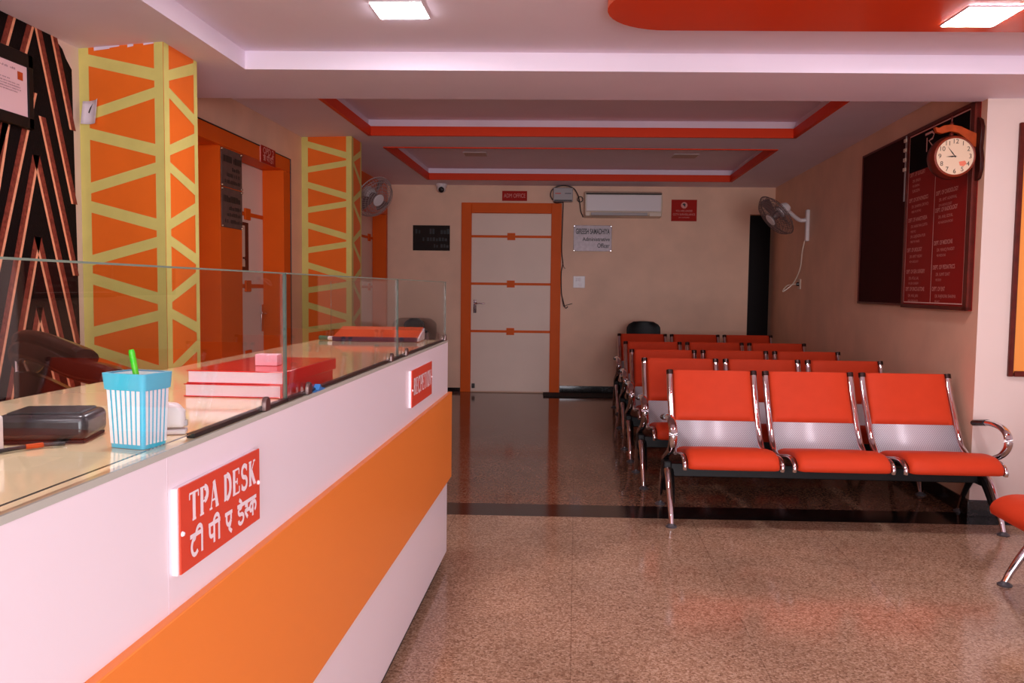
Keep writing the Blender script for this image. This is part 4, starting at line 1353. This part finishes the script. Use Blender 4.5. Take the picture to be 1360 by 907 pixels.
for k in range(4):
    MB().box(-0.02, 0.02, -0.012, 0.002, 0.0 + 0.062 * k - 0.012, 0.0 + 0.062 * k + 0.012).build('clip', CREAMP, o, bev=0.003)

# station clock on a wooden bracket
ck = thing('wall_clock', 'round double-sided wooden clock hanging from a carved wall bracket', 'clock', (xr(4.66), 4.66, 1.97), 0)
b = MB()
prof = [(0.0, -0.170), (0.028, -0.160), (0.042, -0.12), (0.044, -0.06), (0.034, 0.0), (0.038, 0.06), (0.040, 0.11), (0.028, 0.15), (0.012, 0.165), (0.0, 0.172)]
prof = [(p[0] * 1.6, p[1]) for p in prof]
poly = [(p[0], p[1]) for p in prof] + [(-p[0], p[1]) for p in reversed(prof[1:-1])]
# plate lies on the wall: thickness along x, outline in y-z
f0 = [b.bm.verts.new((-0.022, q[0], q[1])) for q in poly]
f1 = [b.bm.verts.new((-0.0005, q[0], q[1])) for q in poly]
b.bm.faces.new(f0); b.bm.faces.new(list(reversed(f1)))
for i in range(len(poly)):
    j = (i + 1) % len(poly)
    b.bm.faces.new((f0[i], f0[j], f1[j], f1[i]))
b.build('wall_plate', mat('dark_plate_wood', (58, 16, 10), 0.4, spec=0.2, var=0.3, vscale=20), ck, bev=0.004, seg=3)
arm = [(-0.015, 0.082), (-0.055, 0.098), (-0.10, 0.120), (-0.15, 0.131), (-0.190, 0.126), (-0.215, 0.113), (-0.236, 0.118), (-0.226, 0.090), (-0.198, 0.082), (-0.155, 0.094), (-0.115, 0.086), (-0.075, 0.056), (-0.045, 0.022), (-0.015, 0.006)]
MB().extr(arm, -0.016, 0.016).build('bracket_arm', WOODO, ck, bev=0.004, seg=3)
CX_, CZ_ = -0.142, -0.044
MB().lathe([(0, 0), (0.006, 0), (0.01, 0.012), (0.004, 0.022), (0.006, 0.034), (0.004, 0.05), (0, 0.05)], (CX_ - 0.003, 0, 0.125), (0, 0, 1), 12).build('finial', WOOD, ck)
MB().lathe([(0, 0), (0.008, 0), (0.012, 0.012), (0.006, 0.022), (0.009, 0.03), (0, 0.03)], (CX_ - 0.003, 0, 0.068), (0, 0, 1), 12).build('hanger', WOOD, ck)
MB().lathe([(0, -0.048), (0.094, -0.048), (0.105, -0.044), (0.113, -0.03), (0.116, -0.01), (0.116, 0.01), (0.113, 0.03), (0.105, 0.044), (0.094, 0.048), (0, 0.048)], (CX_, 0, CZ_), (0, -1, 0), 48).build('case', WOOD, ck)
MB().ring((CX_, -0.046, CZ_), (0, 1, 0), 0.101, 0.007, 48, 8).build('bezel', mat('bezel_wood', (128, 46, 24), 0.35, spec=0.25, var=0.2, vscale=30), ck)
face = MB().lathe([(0, 0.0495), (0.097, 0.0495), (0.097, 0.048)], (CX_, 0, CZ_), (0, -1, 0), 40).build('dial', DIAL, ck)
nm = []
for h in range(1, 13):
    a = radians(90 - 30 * h)
    nm.append((str(h), CX_ + 0.078 * cos(a), CZ_ + 0.078 * sin(a), 0.034, 'CENTER', None, 0.0))
texts(nm, ck, INK, -0.0502, 'numerals')
m = MB()
def hand(ang, L, w0):
    d_ = Vector((sin(radians(ang)), cos(radians(ang))))
    n_ = Vector((d_.y, -d_.x))
    c0 = Vector((CX_, CZ_))
    pts = [c0 - d_ * 0.012, c0 + n_ * w0 + d_ * L * 0.3, c0 + d_ * L, c0 - n_ * w0 + d_ * L * 0.3]
    return [(q.x, -0.0512, q.y) for q in pts]
m.face(hand(-92, 0.048, 0.004)); m.face(hand(-38, 0.068, 0.003))
m.lathe([(0, 0.0525), (0.005, 0.052), (0.005, 0.0505)], (CX_, 0, CZ_), (0, -1, 0), 12)
m.build('hands', INK, ck, smooth=0)
m = MB()
m.face([(CX_ + 0.020, -0.0503, CZ_ - 0.028), (CX_ + 0.052, -0.0503, CZ_ - 0.022), (CX_ + 0.060, -0.0503, CZ_ - 0.038), (CX_ + 0.046, -0.0503, CZ_ - 0.052), (CX_ + 0.026, -0.0503, CZ_ - 0.048)])
m.build('dial_motif', mat('coral_print', (226, 120, 90), 0.4), ck, smooth=0)

# socket with its plug and cord
t = on_right('wall_socket', 'small wall socket with plug below the right wall fan', 'socket', 8.40, 1.275)
MB().box(-0.05, 0.05, -0.012, 0, -0.05, 0.05).build('plate', CREAMP, t, bev=0.004)
MB().lathe([(0, 0.035), (0.016, 0.034), (0.02, 0.012)], (0, 0, 0), (0, -1, 0), 14).build('plug', BLACKP, t)

# poster on the pier
t = thing('poster', 'tall amber framed poster at right edge of the pale pier', 'poster', (2.292, 4.5795, 0.763))
MB().box(0.02, 0.92, -0.012, 0.0, 0.02, 1.31).build('poster_print', ARTOR, t)
MB().box(0, 0.024, -0.022, 0, 0, 1.33).box(0.91, 0.94, -0.022, 0, 0, 1.33).box(0.03, 0.91, -0.022, 0, 0, 0.03).box(0.03, 0.91, -0.022, 0, 1.30, 1.33).build('poster_frame', WOOD, t, bev=0.003)

# wall fans
def wall_fan(label, base, rz, head, normal, R_, gm):
    """bracket on the wall at base (local -y out of the wall); head centre and blade axis in world coordinates"""
    t = thing('wall_fan', label, 'fan', base, rz, 'grey wall fans')
    Mi = Matrix.Translation(base) @ Matrix.Rotation(rz, 4, 'Z')
    Mi.invert()
    hc = Mi @ Vector(head)
    nn = (Mi.to_3x3() @ Vector(normal)).normalized()
    MB().box(-0.028, 0.028, -0.035, 0, -0.15, 0.15).build('wall_bracket', WHITEP, t, bev=0.01, seg=3)
    back = hc - nn * 0.13
    MB().tube(smooth_path([(0, -0.03, 0.05), (0, -0.10, 0.055), tuple(back + Vector((0, 0, -0.03)))], 5), 0.02, 12).build('arm', WHITEP, t)
    MB().lathe([(0, -0.145), (0.04, -0.14), (0.058, -0.11), (0.06, -0.06), (0.05, -0.035), (0, -0.03)], hc, nn, 24).build('motor', WHITEP, t)
    g = MB()
    prof = [(0.06, 0.075), (0.12, 0.072), (0.18, 0.055), (R_ - 0.012, 0.028), (R_, 0.0)]
    for (r, h) in prof + [(0.09, 0.075), (0.15, 0.066), (R_ - 0.03, 0.038)]:
        g.ring(hc + nn * h, nn, r, 0.0022 if r < R_ else 0.006, 32, 5)
    for (r, h) in ((0.07, -0.045), (0.13, -0.042), (0.18, -0.03)):
        g.ring(hc + nn * h, nn, r, 0.0022, 32, 5)
    a = Vector((0, 0, 1)) if abs(nn.z) < 0.9 else Vector((1, 0, 0))
    a = (a - nn * a.dot(nn)).normalized()
    b_ = nn.cross(a)
    for k in range(44):
        d_ = a * cos(2 * pi * k / 44) + b_ * sin(2 * pi * k / 44)
        g.tube([hc + d_ * r + nn * h for r, h in prof], 0.0016, 4)
        g.tube([hc + d_ * r + nn * h for r, h in ((R_, 0.0), (0.18, -0.03), (0.13, -0.042), (0.055, -0.046))], 0.0016, 4)
    g.build('guard', gm, t, smooth=60)
    MB().lathe([(0, 0.082), (0.055, 0.080), (0.062, 0.074), (0.06, 0.068), (0, 0.068)], hc, nn, 24).build('guard_badge', WHITEP, t)
    for k in range(3):
        th0 = 2 * pi * k / 3
        rows = []
        for i in range(7):
            r = 0.03 + (R_ - 0.055) * i / 6
            row = []
            for j in range(5):
                th = th0 + (j / 4 - 0.5) * (0.75 if i > 0 else 0.5)
                d_ = a * cos(th) + b_ * sin(th)
                row.append(hc + d_ * r + nn * (0.015 + (j / 4 - 0.5) * 0.045))
            rows.append(row)
        q = MB()
        q.grid(rows)
        q.build('blade', FANBL, t)
    MB().lathe([(0, 0.045), (0.025, 0.042), (0.034, 0.02), (0.034, -0.03), (0, -0.03)], hc, nn, 20).build('hub', FANBL, t)
    return t
wall_fan('grey wall fan on the right wall beside the dark doorway', (xr(8.12) - 0.0005, 8.12, 1.83), radians(-90) - AR, (1.86, 8.0, 1.915), (-0.76, -0.15, -0.63), 0.215, FANG)
wall_fan('grey wall fan beside the far striped pillar on the left', (XL + 0.009, 8.10, 2.06), RZL, (-1.950, 7.86, 2.06), (0.72, -0.48, -0.50), 0.205, mat('pale_fan_guard', (186, 164, 160), 0.45, 0.2))
cz = MB().tube(smooth_path([(2.165, 8.14, 1.69), (2.15, 8.16, 1.58), (2.145, 8.2, 1.42), (2.11, 8.3, 1.28), (2.02, 8.32, 1.20), (2.07, 8.38, 1.255), (2.16, 8.40, 1.275)], 6), 0.006, 8)
o = cz.build('fan_cord', CREAMP)
tag(o, 'pale cord hanging from the right wall fan to its socket', 'cord')

# ------------------------------------------------------------------ left wall fittings
def on_left(name, label, cat, y, z, x=XL, group=None):
    return thing(name, label, cat, (x, y, z), RZL, group)

for lab, z in (('upper dark engraved name plate on the orange door pier', 1.924), ('lower dark engraved name plate on the orange door pier', 1.680)):
    t = on_left('name_plate', lab, 'name plate', 5.095, z, XL + 0.0045, 'dark plates on the orange pier')
    plate(t, 0.155, 0.117 if z > 1.8 else 0.122, DARKSTEEL, INK, None, BRONZE)
    m = MB()
    scribble(m, -0.13, 0.12, 0.055, 0.04, -0.0068, 0.12)
    scribble(m, 0.0 if z > 1.8 else -0.05, 0.12, 0.0, 0.024, -0.0068)
    scribble(m, -0.08, 0.13, -0.04, 0.022, -0.0068)
    scribble(m, -0.11, 0.13, -0.082, 0.022, -0.0068)
    m.build('lettering', INK, t, smooth=0)

t = on_left('door_sign', 'small red OPD 2 sign above the left recessed door', 'sign', 5.685, 2.10, XL + 0.013)
MB().box(-0.137, 0.133, -0.006, 0, -0.058, 0.058).build('backing_board', BOARDT, t)
MB().box(-0.133, 0.133, -0.009, -0.006, -0.058, 0.058).build('sign_face', SIGNDK, t)
m = MB()
m2 = texts([('OPD 2', 0.0, 0.026, 0.06, 'CENTER', 0.20, 0.001)], t, BOARDT, -0.0096)
x = dev_word(m, [('o', 1.1)], -0.10, -0.042, 0.04, 0.034, -0.0096, 0.008)
x = dev_word(m, [('pa', 0.82), ('ii', 0.7)], x + 0.02, -0.042, 0.036, 0.034, -0.0096, 0.008)
x = dev_word(m, [('dda', 0.88), ('ii', 0.7)], x + 0.015, -0.042, 0.036, 0.034, -0.0096, 0.008)
m.build('hindi_lettering', BOARDT, t, smooth=0)

# framed certificate on the wallpaper
t = on_left('certificate', 'framed pink certificate hanging on the dark chevron wallpaper', 'certificate', 2.86, 1.868, XL + 0.004)
MB().box(-0.26, 0.30, -0.02, 0, -0.062, 0.22).build('backing', FRAMEB, t, bev=0.002)
MB().box(-0.26, 0.27, -0.0215, -0.019, -0.022, 0.170).build('certificate_paper', CERT, t)
MB().box(-0.275, 0.30, -0.028, -0.001, -0.065, -0.022).box(-0.275, 0.30, -0.028, -0.001, 0.170, 0.222).box(-0.29, -0.26, -0.028, -0.001, -0.065, 0.222).box(0.27, 0.30, -0.028, -0.001, -0.065, 0.222).build('picture_frame', FRAMEB, t, bev=0.003)
m = MB()
yy = -0.0222
scribble(m, -0.15, 0.20, 0.148, 0.008, yy)
for z, a, b_ in ((0.120, -0.10, 0.06), (0.104, -0.16, 0.17), (0.092, -0.22, 0.22), (0.082, -0.22, 0.23), (0.072, -0.22, 0.23), (0.062, -0.22, 0.21), (0.010, 0.05, 0.10), (0.0, 0.03, 0.11), (0.034, 0.02, 0.05), (0.044, 0.02, 0.045)):
    scribble(m, a, b_, z, 0.0045, yy)
m.build('print', CERTINK, t, smooth=0)
MB().box(0.215, 0.245, -0.0225, -0.0214, 0.112, 0.143).build('stamp', WOODO, t)

# curled paper note stuck on the near pillar
nt_ = MB()
rows = []
for i in range(7):
    u = i / 6
    x = -2.152 + 0.080 * u
    yb = 3.515 - (x - XL) * 0.2
    lift = 0.002 + 0.018 * (2 * abs(u - 0.45)) ** 2
    rows.append([(x - 0.002 * k, yb - lift - 0.002 * k, 1.990 + 0.006 * u - 0.0245 * k * (1 + 0.08 * u)) for k in range(5)])
nt_.grid(rows)
o = nt_.build('paper_note', PAPER)
sm = o.modifiers.new('solid', 'SOLIDIFY')
sm.thickness = 0.0006
tag(o, 'curled white paper note stuck on the near striped pillar', 'note')
q = MB()
yb = lambda x: 3.515 - (x - XL) * 0.2 - 0.0085
pts = [(-2.138, 1.910), (-2.133, 1.938), (-2.121, 1.962), (-2.106, 1.980), (-2.114, 1.962), (-2.126, 1.936), (-2.131, 1.910)]
q.face([(x, yb(x), z) for x, z in pts])
q.build('ink_mark', INK, o, smooth=0)

# ------------------------------------------------------------------ bring the whole place to true size
for o in list(SC.objects):
    if o.parent is None:
        o.location = o.location * S
        if o.type != 'CAMERA':
            o.scale = o.scale * S
bpy.context.view_layer.update()
